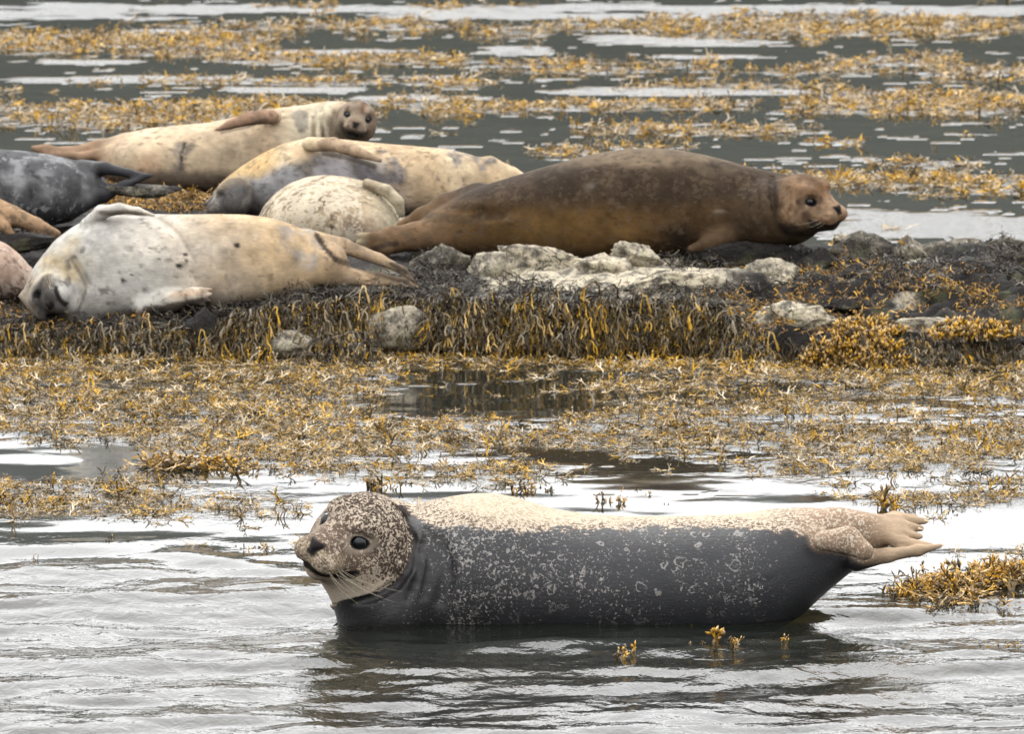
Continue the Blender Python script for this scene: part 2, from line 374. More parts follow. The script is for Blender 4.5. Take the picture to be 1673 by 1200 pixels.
# ------------------------------------------------------------------ the rock ledge
def ix(px, tab): return np.interp(px, [t[0] for t in tab], [t[1] for t in tab])
def px_of(x, y): return 836.5 + x * F_PX * ct / y
FRONT = [(-600, 25.15), (0, 25.08), (350, 25.12), (600, 25.16), (900, 25.06), (1150, 25.05), (1250, 24.92), (1450, 24.85), (1700, 24.9), (2300, 25.1)]
LIP = [(-600, .05), (0, .055), (150, .060), (250, .085), (370, .10), (450, .135), (600, .150), (800, .160), (1000, .160), (1150, .15), (1230, .085), (1350, .075), (1500, .07), (1600, .075), (1800, .05), (2300, .02)]
MID = [(-600, .20), (0, .21), (400, .20), (800, .195), (1100, .205), (1300, .20), (1500, .19), (1673, .185), (2300, .1)]
RISE = [(-600, 25.55), (0, 25.65), (500, 25.6), (650, 25.3), (1100, 25.25), (1300, 25.1), (2300, 25.1)]
BACK = [(-600, 29.0), (0, 29.0), (300, 28.9), (550, 28.6), (760, 27.9), (900, 26.75), (1300, 26.45), (1500, 26.35), (1673, 26.45), (2300, 26.3)]
def ledge_z(x, y, noise=True):
    px = px_of(x, y); xy = np.stack([x, y], -1)
    wob = .05 * fbm(xy, 3.0, 41, 4) if noise else 0
    fr = ix(px, FRONT) + wob; lip = ix(px, LIP); mid = ix(px, MID); ri = ix(px, RISE); bk = ix(px, BACK) + wob * 1.5
    base = lip + (mid - lip) * sstep(ri, ri + .45, y)
    face = sstep(fr - .02, fr + .09, y); back = 1 - sstep(bk - .25, bk + .05, y)
    zz = -.30 + (base + .30) * face * back
    if noise:
        n = fbm(xy, 5.0, 43, 5); rid = 1 - np.abs(fbm(xy * np.array([1, 1.5]), 7.0, 47, 4)) * 3
        rough = .026 + .050 * sstep(1080, 1250, px)
        lay = np.clip(1 - 6 * np.abs(fbm(xy * np.array([.7, 2.2]), 5.0, 49, 4)), 0, 1)
        zz = zz + (rough * n + .012 * np.clip(rid, -1, 1) - (.012 + .035 * sstep(1080, 1250, px)) * lay) * face
    return zz
lx = np.arange(-3.4, 3.0, .014); ly = np.concatenate([np.arange(24.5, 25.6, .010), np.arange(25.6, 29.4, .02)])
LX, LY = np.meshgrid(lx, ly, indexing='ij'); LZ = ledge_z(LX, LY)
LP = np.stack([LX, LY, LZ], -1)
off = .035 * np.stack([fbm(LP, 9, 51, 3), fbm(LP, 9, 57, 3), np.zeros_like(LX)], -1) * np.clip((LZ + .3) / .3, 0, 1)[..., None]
LP = LP + off
pal = sstep(760, 800, px_of(LX, LY)) * (1 - sstep(1150, 1250, px_of(LX, LY))) * .8 + .3 * sstep(430, 520, px_of(LX, LY)) * (1 - sstep(640, 700, px_of(LX, LY)))
pal = pal + .75 * sstep(.05, .35, fbm(np.stack([LX, LY], -1), 6.0, 61, 3)) * sstep(1150, 1230, px_of(LX, LY)) * (LZ > .1)
pal = pal + .5 * sstep(0.0, .1, .1 - LZ) * (LY < 25.25) * sstep(500, 560, px_of(LX, LY))
ii = np.arange(LX.size).reshape(LX.shape)
ledge = mesh_np('rock_ledge', LP.reshape(-1, 3), np.stack([ii[:-1, :-1], ii[1:, :-1], ii[1:, 1:], ii[:-1, 1:]], -1).reshape(-1, 4), MAT['rock'], attrs={'pale': pal.ravel()}, loc=(0, 26, 0))
tag(ledge, kind='structure')

# boulders lying on the ledge
def ico(sub):
    import bmesh
    bm = bmesh.new(); bmesh.ops.create_icosphere(bm, subdivisions=sub, radius=1.0)
    v = np.array([q.co[:] for q in bm.verts]); f = np.array([[q.index for q in t.verts] for t in bm.faces]); bm.free(); return v, f
IV, IF = ico(5); IV4, IF4 = ico(4); IV3, IF3 = ico(3)
def boulder(px, py, hw, hh, d, seed, label, pale=.5, deep=1.0, flat=.75, roll=0):
    if py < 500: py -= (7 if px < 1340 else 14); hh *= 1.2
    c = P(px, py, d); s = S(d); a = hw / s; h = hh / s
    v, fc = (IV.copy(), IF) if hw > 75 else (IV4.copy(), IF4); r0 = np.random.default_rng(seed)
    nrm = r0.normal(size=(16, 3)); nrm /= np.linalg.norm(nrm, axis=1)[:, None]; off = r0.uniform(.55, .92, 16)
    for n_, o_ in zip(nrm, off):                            # cut flat facets, as broken rock has
        dd = v @ n_ - o_; v = v - np.clip(dd, 0, None)[:, None] * n_ * .97
    v = v * (1 + .22 * fbm(v + seed, 1.8, seed, 4)[:, None] + .09 * fbm(v * np.array([1, 1, 2]) + seed, 6, seed, 4)[:, None] - .12 * np.clip(1 - 5 * np.abs(fbm(v + seed, 2.4, seed + 9, 3)), 0, 1)[:, None])
    v = v * np.array([a, max(h * 1.2, a * .55) * deep, h]) * 1.08
    cr_, sr_ = cos(roll), sin(roll); v = np.stack([v[:, 0] * cr_ - v[:, 2] * sr_, v[:, 1], v[:, 0] * sr_ + v[:, 2] * cr_], 1)
    o = mesh_np('rock', v + c, fc, MAT['rock'], attrs={'pale': np.full(len(v), pale)}, loc=c)
    return tag(o, label, 'rock', 'loose rocks on the seal ledge')
boulder(885, 444, 105, 34, 25.70, 1, 'long pale barnacled rock slab under the belly of the brown seal', .93, .6, roll=-.03)
boulder(985, 446, 70, 26, 25.62, 35, 'cream rock block between the long barnacled slab and the pale tilted peak', .9, .6, roll=-.15)
boulder(800, 450, 48, 26, 25.62, 36, 'grey green rock at the left end of the long barnacled slab', .7, .6)
boulder(1045, 425, 46, 24, 25.70, 2, 'pale tilted rock peak touching the brown seal near its front flipper', .8, .7, roll=-.3)
boulder(1085, 474, 112, 26, 25.40, 3, 'low cream rock slab in front of the pale peak and above the golden weed', .95, .7, roll=.08)
boulder(1215, 432, 100, 30, 25.85, 4, 'dark weedy rock directly below the brown seal\'s neck', .18, .6)
boulder(1255, 455, 50, 20, 25.65, 5, 'small rock with cream patches below the dark rock under the neck', .75, .6, roll=.1)
boulder(1290, 522, 82, 32, 25.12, 6, 'rounded grey green rock with white rim at the right of the ledge front', .80, .7)
boulder(1395, 432, 62, 34, 26.05, 7, 'tall dark rock to the right below the brown seal\'s chin', .45, .6)
boulder(1487, 428, 34, 24, 26.10, 8, 'round grey brown rock with a dry weed sprig on top', .66, .7)
boulder(1555, 432, 66, 26, 26.10, 9, 'broad dark rock with pale streaks right of the round rock', .55, .6)
boulder(1655, 436, 60, 30, 26.15, 10, 'dark rock at the right edge of the photo against white water', .5, .6)
boulder(1530, 538, 80, 20, 25.02, 11, 'flat pinkish grey rock with golden weed along its top', .75, .7)
boulder(1625, 556, 62, 22, 24.95, 12, 'low brown rock step at the lower right of the ledge', .35, .6)
boulder(338, 545, 34, 40, 25.16, 13, 'bare blue black rock below the cream seal\'s front flipper', .12, .5)
boulder(470, 560, 44, 22, 25.10, 14, 'pale streaked rock beside the low mound of draped weed', .7, .6)
boulder(655, 545, 72, 40, 25.16, 15, 'bare grey brown rock face right of the draped weed mound', .72, .4)
boulder(600, 487, 60, 12, 25.35, 16, 'thin dark rock shelf under the tips of the cream seal\'s hind flippers', .4, .7)
boulder(720, 440, 50, 30, 25.75, 17, 'rough grey rock under the brown seal\'s hip', .5, .6)
boulder(35, 402, 70, 16, 25.95, 18, 'dark rock between the two seals at the left edge', .15, .6)
boulder(225, 320, 70, 12, 26.7, 19, 'weedy rock behind the cream seal\'s raised flipper', .4, .6)
boulder(1410, 468, 60, 20, 25.6, 20, 'brown weed coated rock in the middle of the right slope', .2, .6)
boulder(1640, 480, 70, 20, 25.6, 21, 'dark hummock of rock on the right slope below the edge rock', .2, .6)

boulder(1335, 440, 58, 24, 25.8, 41, 'blocky dark rock directly below the brown seal\'s muzzle', .3, .7)
boulder(1450, 470, 66, 22, 25.6, 42, 'jagged black rock in the middle of the right slope under the tall dark rock', .1, .7)
boulder(1525, 478, 50, 18, 25.5, 43, 'brown streaked rock on the right slope between two dark rocks', .55, .7)
boulder(1590, 470, 54, 22, 25.65, 44, 'dark split rock on the right slope below the broad dark rock', .2, .7)
boulder(1390, 500, 50, 14, 25.3, 45, 'low dark rock above the golden heaps on the right slope', .3, .7)
boulder(1150, 500, 50, 10, 25.2, 46, 'thin bluish rock rim at the top of the weed curtain under the low cream slab', .35, .5)
boulder(1265, 470, 24, 11, 25.55, 31, 'squat cream stone low on the dark slope under the brown seal\'s neck', .95, .7)
boulder(1287, 462, 15, 16, 25.60, 32, 'upright cream stone on the dark slope below the brown seal\'s throat', .95, .7)
boulder(1340, 476, 26, 9, 25.50, 33, 'thin slanting cream stone right of the upright cream stone', .9, .6, roll=.25)
boulder(1375, 408, 22, 12, 26.10, 34, 'little pale stone just under the brown seal\'s chin', .85, .7)
# ------------------------------------------------------------------ implicit surfaces for the animals
def smin(a, b, k):
    if k <= 0: return np.minimum(a, b)
    h = np.clip(k - np.abs(a - b), 0, None) / k; return np.minimum(a, b) - h * h * k * .25
def smax(a, b, k): return -smin(-a, -b, k)
def nets(xs, ys, zs, Fv):
    s = Fv < 0
    cx = s[:-1, :-1, :-1].astype(np.int8)
    cnt = np.zeros(cx.shape, np.int8)
    for i in (0, 1):
        for j in (0, 1):
            for k in (0, 1): cnt += s[i:i + cx.shape[0], j:j + cx.shape[1], k:k + cx.shape[2]]
    act = (cnt > 0) & (cnt < 8); I, J, K = np.nonzero(act); n = len(I)
    vid = np.full(act.shape, -1, np.int32); vid[I, J, K] = np.arange(n)
    acc = np.zeros((n, 3)); num = np.zeros(n); ax = (xs, ys, zs)
    corners = [(i, j, k) for i in (0, 1) for j in (0, 1) for k in (0, 1)]
    for c0 in corners:
        for a in range(3):
            if c0[a]: continue
            c1 = list(c0); c1[a] = 1
            f0 = Fv[I + c0[0], J + c0[1], K + c0[2]]; f1 = Fv[I + c1[0], J + c1[1], K + c1[2]]
            m = (f0 < 0) != (f1 < 0); t = np.where(m, f0 / np.where(m, f0 - f1, 1), 0)
            p0 = np.stack([xs[I + c0[0]], ys[J + c0[1]], zs[K + c0[2]]], 1); p1 = np.stack([xs[I + c1[0]], ys[J + c1[1]], zs[K + c1[2]]], 1)
            acc += np.where(m[:, None], p0 + (p1 - p0) * t[:, None], 0); num += m
    V = acc / num[:, None]
    faces = []
    # x edges
    e = s[:-1, 1:-1, 1:-1] != s[1:, 1:-1, 1:-1]; i, j, k = np.nonzero(e); inside = s[:-1, 1:-1, 1:-1][i, j, k]
    q = np.stack([vid[i, j, k], vid[i, j + 1, k], vid[i, j + 1, k + 1], vid[i, j, k + 1]], 1); q[~inside] = q[~inside][:, ::-1]; faces.append(q)
    e = s[1:-1, :-1, 1:-1] != s[1:-1, 1:, 1:-1]; i, j, k = np.nonzero(e); inside = s[1:-1, :-1, 1:-1][i, j, k]
    q = np.stack([vid[i, j, k], vid[i, j, k + 1], vid[i + 1, j, k + 1], vid[i + 1, j, k]], 1); q[~inside] = q[~inside][:, ::-1]; faces.append(q)
    e = s[1:-1, 1:-1, :-1] != s[1:-1, 1:-1, 1:]; i, j, k = np.nonzero(e); inside = s[1:-1, 1:-1, :-1][i, j, k]
    q = np.stack([vid[i, j, k], vid[i + 1, j, k], vid[i + 1, j + 1, k], vid[i, j + 1, k]], 1); q[~inside] = q[~inside][:, ::-1]; faces.append(q)
    return V, np.concatenate(faces)

class Sdf:
    def __init__(s, xs, ys, zs):
        s.xs, s.ys, s.zs = [np.asarray(a, np.float32) for a in (xs, ys, zs)]
        s.F = np.full((len(xs), len(ys), len(zs)), .5, np.float32)
    def _sl(s, lo, hi):
        r = []
        for a, l, h in zip((s.xs, s.ys, s.zs), lo, hi):
            i0 = max(0, np.searchsorted(a, l) - 1); i1 = min(len(a), np.searchsorted(a, h) + 1); r.append(slice(i0, i1))
        return tuple(r)
    def grid(s, sl):
        return s.xs[sl[0]][:, None, None], s.ys[sl[1]][None, :, None], s.zs[sl[2]][None, None, :]
    def op(s, fn, lo, hi, k=.01, sub=False):
        sl = s._sl(lo, hi)
        if any(q.stop <= q.start for q in sl): return
        d = fn(*s.grid(sl)).astype(np.float32)
        s.F[sl] = smax(s.F[sl], -d, k) if sub else smin(s.F[sl], d, k)
    def capsule(s, a, b, ra, rb, k=.01, sub=False, sq=(1, 1, 1), m=.05):
        a = np.asarray(a, float); b = np.asarray(b, float); sq = np.asarray(sq, float); rr = max(ra, rb) / sq.min() + m
        def fn(x, y, z):
            q = ((x - a[0]) * sq[0], (y - a[1]) * sq[1], (z - a[2]) * sq[2]); ba = (b - a) * sq; L2 = max(float(ba @ ba), 1e-9)
            t = np.clip((q[0] * ba[0] + q[1] * ba[1] + q[2] * ba[2]) / L2, 0, 1)
            return np.sqrt((q[0] - t * ba[0]) ** 2 + (q[1] - t * ba[1]) ** 2 + (q[2] - t * ba[2]) ** 2) - (ra + (rb - ra) * t)
        s.op(fn, np.minimum(a, b) - rr, np.maximum(a, b) + rr, k, sub)
    def chain(s, pts, rad, k=.01, sub=False, sq=(1, 1, 1)):
        for i in range(len(pts) - 1): s.capsule(pts[i], pts[i + 1], rad[i], rad[i + 1], k, sub, sq)
    def ellipsoid(s, c, r, k=.01, sub=False, B=None, m=.06):
        c = np.asarray(c, float); r = np.asarray(r, float); B = np.eye(3) if B is None else B; rr = r.max() + m
        def fn(x, y, z):
            q = [((x - c[0]) * B[i][0] + (y - c[1]) * B[i][1] + (z - c[2]) * B[i][2]) for i in range(3)]
            k0 = np.sqrt(sum((q[i] / r[i]) ** 2 for i in range(3))); k1 = np.sqrt(sum((q[i] / r[i] ** 2) ** 2 for i in range(3)))
            return k0 * (k0 - 1) / np.maximum(k1, 1e-6)
        s.op(fn, c - rr, c + rr, k, sub)
    def surf(s, px, py, inward=0.0):
        for d in np.arange(float(s.ys[1]), float(s.ys[-2]), .002):
            p = P(px, py, d); i = np.searchsorted(s.xs, p[0]); j = np.searchsorted(s.ys, p[1]); k = np.searchsorted(s.zs, p[2])
            if 0 < i < len(s.xs) and 0 < k < len(s.zs) and s.F[i, min(j, len(s.ys) - 1), k] < 0: return P(px, py, d + inward)
        return P(px, py, float(s.ys[len(s.ys) // 2]))
    def groove(s, pp, rad, k=.010, inward=0.0):
        pts = []
        for i in range(len(pp) - 1):
            for t in np.linspace(0, 1, 4, endpoint=False): pts.append(s.surf(pp[i][0] + (pp[i + 1][0] - pp[i][0]) * t, pp[i][1] + (pp[i + 1][1] - pp[i][1]) * t, inward))
        n = len(pts); s.chain(pts, [rad * sin(pi * (i + .6) / (n + .2)) ** .5 for i in range(n)], k, True)
    def body(s, tab, d, kw=1.0, dd=None, low=2.6, k=.03):
        """tab rows: photo x, top y, bottom y [, depth shift, width factor]"""
        T = [(t + (0.0, 1.0))[:5] if len(t) == 3 else ((t + (1.0,))[:5]) for t in tab]
        X_, cz, rz, cy, ry = [], [], [], [], []
        for px, a, b, sh, wf in T:
            dd_ = d + sh; p0, p1 = P(px, a, dd_), P(px, b, dd_)
            X_.append(p0[0]); cz.append((p0[2] + p1[2]) / 2); rz.append(max((p0[2] - p1[2]) / 2, .004)); cy.append(dd_); ry.append(rz[-1] * kw * wf)
        X_ = np.array(X_); xs_ = s.xs
        def smooth_interp(v):
            xf = np.linspace(X_[0], X_[-1], 400); vf = np.interp(xf, X_, v); n = 17; kk = np.hanning(n + 2)[1:-1]; kk /= kk.sum()
            pad = np.concatenate([np.full(n // 2, vf[0]), vf, np.full(n // 2, vf[-1])]); vs = np.convolve(pad, kk, 'valid'); return np.interp(xs_, xf, vs)
        czs, rzs, cys, rys = [smooth_interp(v)[:, None, None] for v in (cz, rz, cy, ry)]
        out = np.maximum(np.maximum(X_[0] - xs_, xs_ - X_[-1]), 0)[:, None, None]
        def fn(x, y, z):
            i0 = np.searchsorted(s.xs, x.ravel()[0]); n = x.shape[0]; sl = slice(i0, i0 + n)
            v = (z - czs[sl]) / rzs[sl]; u = (y - cys[sl]) / rys[sl]
            e = np.where(v < 0, low, 2.0)
            q = (np.abs(u) ** e + np.abs(v) ** e) ** (1 / e)
            return (q - 1) * np.minimum(rzs[sl], rys[sl]) + out[sl]
        s.op(fn, (X_[0] - .05, -1e3, -1e3), (X_[-1] + .05, 1e3, 1e3), k)

def frame_of(Fv, Lv):
    Fv = np.array(Fv, float); Fv /= np.linalg.norm(Fv); Lv = np.array(Lv, float); Lv -= Fv * (Lv @ Fv); Lv /= np.linalg.norm(Lv)
    return Fv, Lv, np.cross(Fv, Lv)
class Head:
    """harbour seal head: f forward, l the animal's left, u up; metres at hs = 1"""
    EYE = (.086, .054, .034)
    def __init__(h, c, Fv, Lv, hs): h.c = np.array(c, float); h.F, h.L, h.U = frame_of(Fv, Lv); h.s = hs; h.B = np.array([h.F, h.L, h.U])
    def w(h, f, l, u): return h.c + h.s * (f * h.F + l * h.L + u * h.U)
    def carve(h, S_, kn=.03, closed=False, throat=False, smile=True):
        s = h.s; E = lambda c, r, k, sub=False: S_.ellipsoid(h.w(*c), np.array(r) * s, k * s, sub, h.B)
        E((-.005, 0, 0), (.118, .110, .106), kn)
        if throat: E((.0, 0, -.060), (.105, .085, .082), .03)
        S_.capsule(h.w(.04, 0, -.014), h.w(.128, 0, -.014), .080 * s, .051 * s, .045 * s)
        S_.capsule(h.w(.02, 0, -.055), h.w(.138, 0, -.056), .062 * s, .028 * s, .03 * s)      # lower jaw
        for q in (1, -1):
            E((.025, .058 * q, -.035), (.07, .05, .06), .03)                                   # cheek
            E((.062, .044 * q, .068), (.034, .026, .018), .03)                                 # brow
            E((.148, .029 * q, -.022), (.041, .037, .031), .014)                               # whisker pad
            S_.capsule(h.w(.165, .010 * q, .012), h.w(.150, .024 * q, .018), .010 * s, .007 * s, .008 * s)
        E((.155, 0, .004), (.032, .020, .020), .012)                                            # nose
        for q in (1, -1):
            e = h.EYE
            E((e[0] + .008, e[1] * q * 1.10, e[2] + .001), (.0195, .0195, .0135), .009, True)
            S_.chain([h.w(.100, .036 * q, .050), h.w(.090, .056 * q, .058), h.w(.070, .072 * q, .048)], [.0015 * s, .003 * s, .0015 * s], .006 * s, True)
            S_.chain([h.w(.108, .044 * q, .016), h.w(.094, .066 * q, .010)], [.001 * s, .0022 * s], .006 * s, True)
            n0, n1, n2 = h.w(.189, .004 * q, -.010), h.w(.186, .010 * q, .002), h.w(.172, .021 * q, .012)
            S_.chain([n0, n1, n2], [.0035 * s, .0062 * s, .0035 * s], .003 * s, True)
            pts = [h.w(*p) for p in ((.193, 0, -.044), (.182, .022 * q, -.050), (.150, .048 * q, -.054), (.115, .068 * q, -.048), (.092, .078 * q, -.036))]
            S_.chain(pts if smile else pts[:3], ([.0055 * s, .0075 * s, .0085 * s, .007 * s, .002 * s] if smile else [.004 * s, .004 * s, .001 * s]), .005 * s, True)
        S_.chain([h.w(.192, 0, -.042), h.w(.190, 0, -.012)], [.0025 * s, .0025 * s], .003 * s, True)
    def local(h, V): return ((V - h.c) @ h.B.T) / h.s
    def parts(h, root, closed=False, whisk=9, length=.12, sink=.003):
        s = h.s
        v, f = IV3, IF3
        for q in (1, -1):
            e = h.EYE; c = h.w(e[0] - sink, e[1] * q * (.98 - sink * 4), e[2] - .001)
            dirn = (h.F * .75 + h.L * q * .62 + h.U * .10); dirn /= np.linalg.norm(dirn)
            r = np.array([.0182, .0182, .0182]) * s
            if closed: c = c - dirn * .006 * s
            if closed: continue
            r = r * (1.0 if sink < .005 else .92)
            o = mesh_np('eye', v * r + c, f, MAT['eye'], root, loc=c)
            # grey lid rim hugging the eyeball
            t1 = np.cross(dirn, h.U); t1 /= np.linalg.norm(t1); t2 = np.cross(t1, dirn)
            nseg, mseg = 24, 6; A = np.linspace(0, 2 * pi, nseg, endpoint=False); Bq = np.linspace(0, 2 * pi, mseg, endpoint=False)
            vv = []
            for a in A:
                ring = t1 * cos(a) * .0140 + t2 * sin(a) * .0112; rad = ring / np.linalg.norm(ring)
                ctr = c + s * (ring + dirn * .0110)
                for b in Bq: vv.append(ctr + s * .0011 * (rad * cos(b) + dirn * sin(b)))
            ff = [(i * mseg + j, ((i + 1) % nseg) * mseg + j, ((i + 1) % nseg) * mseg + (j + 1) % mseg, i * mseg + (j + 1) % mseg) for i in range(nseg) for j in range(mseg)]
            rr = None if sink > .005 else mesh_np('eyelid', np.array(vv), np.array(ff), MAT['iris'], o, loc=c)
            if rr: rr.location = (0, 0, 0)
        for q in (1, -1):
            rw = np.random.default_rng(3 + q)
            for k in range(whisk):
                g = k / max(whisk - 1, 1)
                a0 = h.w(.168 - .036 * g + rw.uniform(-.006, .006), (.046 + .010 * g) * q, -.020 - .018 * ((k * 7) % 5) / 5)
                dv = h.L * q * (.75 + .3 * rw.random()) - h.U * (.15 + .75 * rw.random()) - h.F * (.15 + .5 * g); dv /= np.linalg.norm(dv)
                L_ = length * s * rw.uniform(.45, 1.1); bend = (-h.F * .45 + h.U * .35)
                pts = [a0 + dv * L_ * t + bend * L_ * .5 * t * t for t in np.linspace(0, 1, 9)]
                whisker(pts, .00042 * max(s, .9), root)
        c = h.w(.166, 0, .003)
def tube(pts, r0, r1, n=5):
    pts = np.array(pts); V, Fc = [], []
    for i, p in enumerate(pts):
        t = pts[min(i + 1, len(pts) - 1)] - pts[max(i - 1, 0)]; t /= np.linalg.norm(t) + 1e-9
        a = np.cross(t, (0.1, .2, 1)); a /= np.linalg.norm(a); b = np.cross(t, a); r = r0 + (r1 - r0) * i / (len(pts) - 1)
        for j in range(n): V.append(p + r * (a * cos(2 * pi * j / n) + b * sin(2 * pi * j / n)))
    for i in range(len(pts) - 1):
        for j in range(n): Fc.append((i * n + j, i * n + (j + 1) % n, (i + 1) * n + (j + 1) % n, (i + 1) * n + j))
    return np.array(V), np.array(Fc)
def whisker(pts, r, root):
    V, Fc = tube(pts, r, r * .35, 4); return mesh_np('whisker', V, Fc, MAT['whisker'], root, loc=pts[0])
def claw(p, q, r, root):
    V, Fc = tube([p, (p + q) / 2, q], r, r * .3, 6); return mesh_np('claw', V, Fc, MAT['claw'], root, loc=p)

def fan(S_, base, tips, r0, r1, k=.012, sq=(1, 1, 1), mids=None, rm=None):
    """a hind flipper: finger rays that spread from one ankle"""
    base = np.array(base)
    for i, t in enumerate(tips):
        t = np.array(t); m_ = base + (t - base) * .55 if mids is None else np.array(mids[i])
        S_.chain([base, m_, t], [r0, (rm if rm else (r0 + r1) * .5), r1], k, False, sq)

def make_seal(name, label, S_, color_fn, mat, base_loc, smooth_it=1):
    V, Fc = nets(S_.xs, S_.ys, S_.zs, S_.F)
    # relax slightly
    for _ in range(smooth_it):
        acc = np.zeros_like(V); cnt = np.zeros(len(V))
        for a, b in ((0, 1), (1, 2), (2, 3), (3, 0)):
            np.add.at(acc, Fc[:, a], V[Fc[:, b]]); np.add.at(acc, Fc[:, b], V[Fc[:, a]])
            cnt += np.bincount(Fc[:, a], minlength=len(V)) + np.bincount(Fc[:, b], minlength=len(V))
        V = V * .5 + .5 * acc / cnt[:, None]
    base, alt, cov, wet, ring = color_fn(V)
    root = empty(name, base_loc)
    ob = mesh_np('body', V, Fc, MAT[mat], root, attrs={'cov': cov, 'wet': wet, 'ring': ring}, colors={'base': base, 'alt': alt}, loc=base_loc)
    ob.location = (0, 0, 0)
    tag(root, label, 'seal')
    return root
def lerp(a, b, t):
    t = np.asarray(t)[..., None] if np.ndim(t) else t
    return np.asarray(a) * (1 - t) + np.asarray(b) * t
def rgb(*c): return np.array(c, float)
def npx(px, py, pts, r):
    m_ = np.full(len(px), 1e9)
    for (ax, ay), (bx_, by_) in zip(pts[:-1], pts[1:]):
        dx, dy = bx_ - ax, by_ - ay; t = np.clip(((px - ax) * dx + (py - ay) * dy) / (dx * dx + dy * dy), 0, 1)
        m_ = np.minimum(m_, np.hypot(px - ax - t * dx, py - ay - t * dy))
    return 1 - sstep(r * .6, r * 1.2, m_)
def near_chain(V, pts, r):
    m_ = np.full(len(V), 9.0)
    for a, b in zip(pts[:-1], pts[1:]):
        ba = b - a; t = np.clip(((V - a) @ ba) / (ba @ ba), 0, 1); m_ = np.minimum(m_, np.linalg.norm(V - a - t[:, None] * ba, axis=1))
    return 1 - sstep(r * .65, r * 1.15, m_)
def pxy(V):
    """photo position of world points, used to lay out coat regions and painted shade"""
    dy = V[:, 1]; X_ = V[:, 0]; Zc = V[:, 2] - CAM_H
    fwd = dy * ct - Zc * st; up = dy * st + Zc * ct
    return 836.5 + F_PX * X_ / fwd, 600 - F_PX * up / fwd
def grid_for(x0, x1, hx0, hx1, dxb, dxh, y0, y1, dy, z0, z1, dz):
    parts = []
    if hx0 > x0: parts.append((x0, hx0, dxb))
    parts.append((max(hx0, x0), min(hx1, x1), dxh))
    if hx1 < x1: parts.append((hx1, x1, dxb))
    return axis(parts), axis([(y0, y1, dy)]), axis([(z0, z1, dz)])
def head_paint(h, V, base, alt, cov, mask_dark=rgb(.02, .018, .018), pale=rgb(.42, .35, .27), amount=1.0, r_eye=1.0, smile=.085):
    q = h.local(V); near = (np.linalg.norm(q, axis=1) < .26) & (q[:, 0] > -.02)
    for sgn in (1, -1):
        e = np.array(h.EYE) * (1, sgn, 1)
        v_ = q - e; v_[:, 2] = (v_[:, 2] + .35 * (v_[:, 0]) * .6) * 1.45; v_[:, 0] *= .82; v_[:, 1] *= .82; d = np.linalg.norm(v_, axis=1)
        rim = 1 - sstep(.0185 * r_eye, .0225 * r_eye, d); halo = (1 - sstep(.028, .044, d + .012 * fbm(V, 60, 9, 2))) * (1 - rim) * amount
        base = lerp(base, pale, halo * .8); cov = cov * (1 - halo * .6)
        base = lerp(base, mask_dark, rim); alt = lerp(alt, mask_dark, rim)
    nose = (1 - sstep(.010, .016, np.abs(q[:, 1]) - np.clip(q[:, 2] * .5, 0, .01))) * sstep(.160, .170, q[:, 0]) * sstep(-.016, -.008, q[:, 2]) * (1 - sstep(.020, .026, q[:, 2]))
    mouth_z = -.044 - .010 * np.clip(np.abs(q[:, 1]) / .05, 0, 1) + .018 * np.clip((np.abs(q[:, 1]) - .05) / .03, 0, 1)
    mouth = (1 - sstep(.007, .014, np.abs(q[:, 2] - mouth_z))) * sstep(.088, .10, q[:, 0]) * (np.abs(q[:, 1]) < smile)
    dk = np.clip(np.maximum(nose, mouth), 0, 1)
    base = lerp(base, mask_dark, dk); alt = lerp(alt, mask_dark, dk); cov = cov * (1 - dk)
    return base, alt, cov

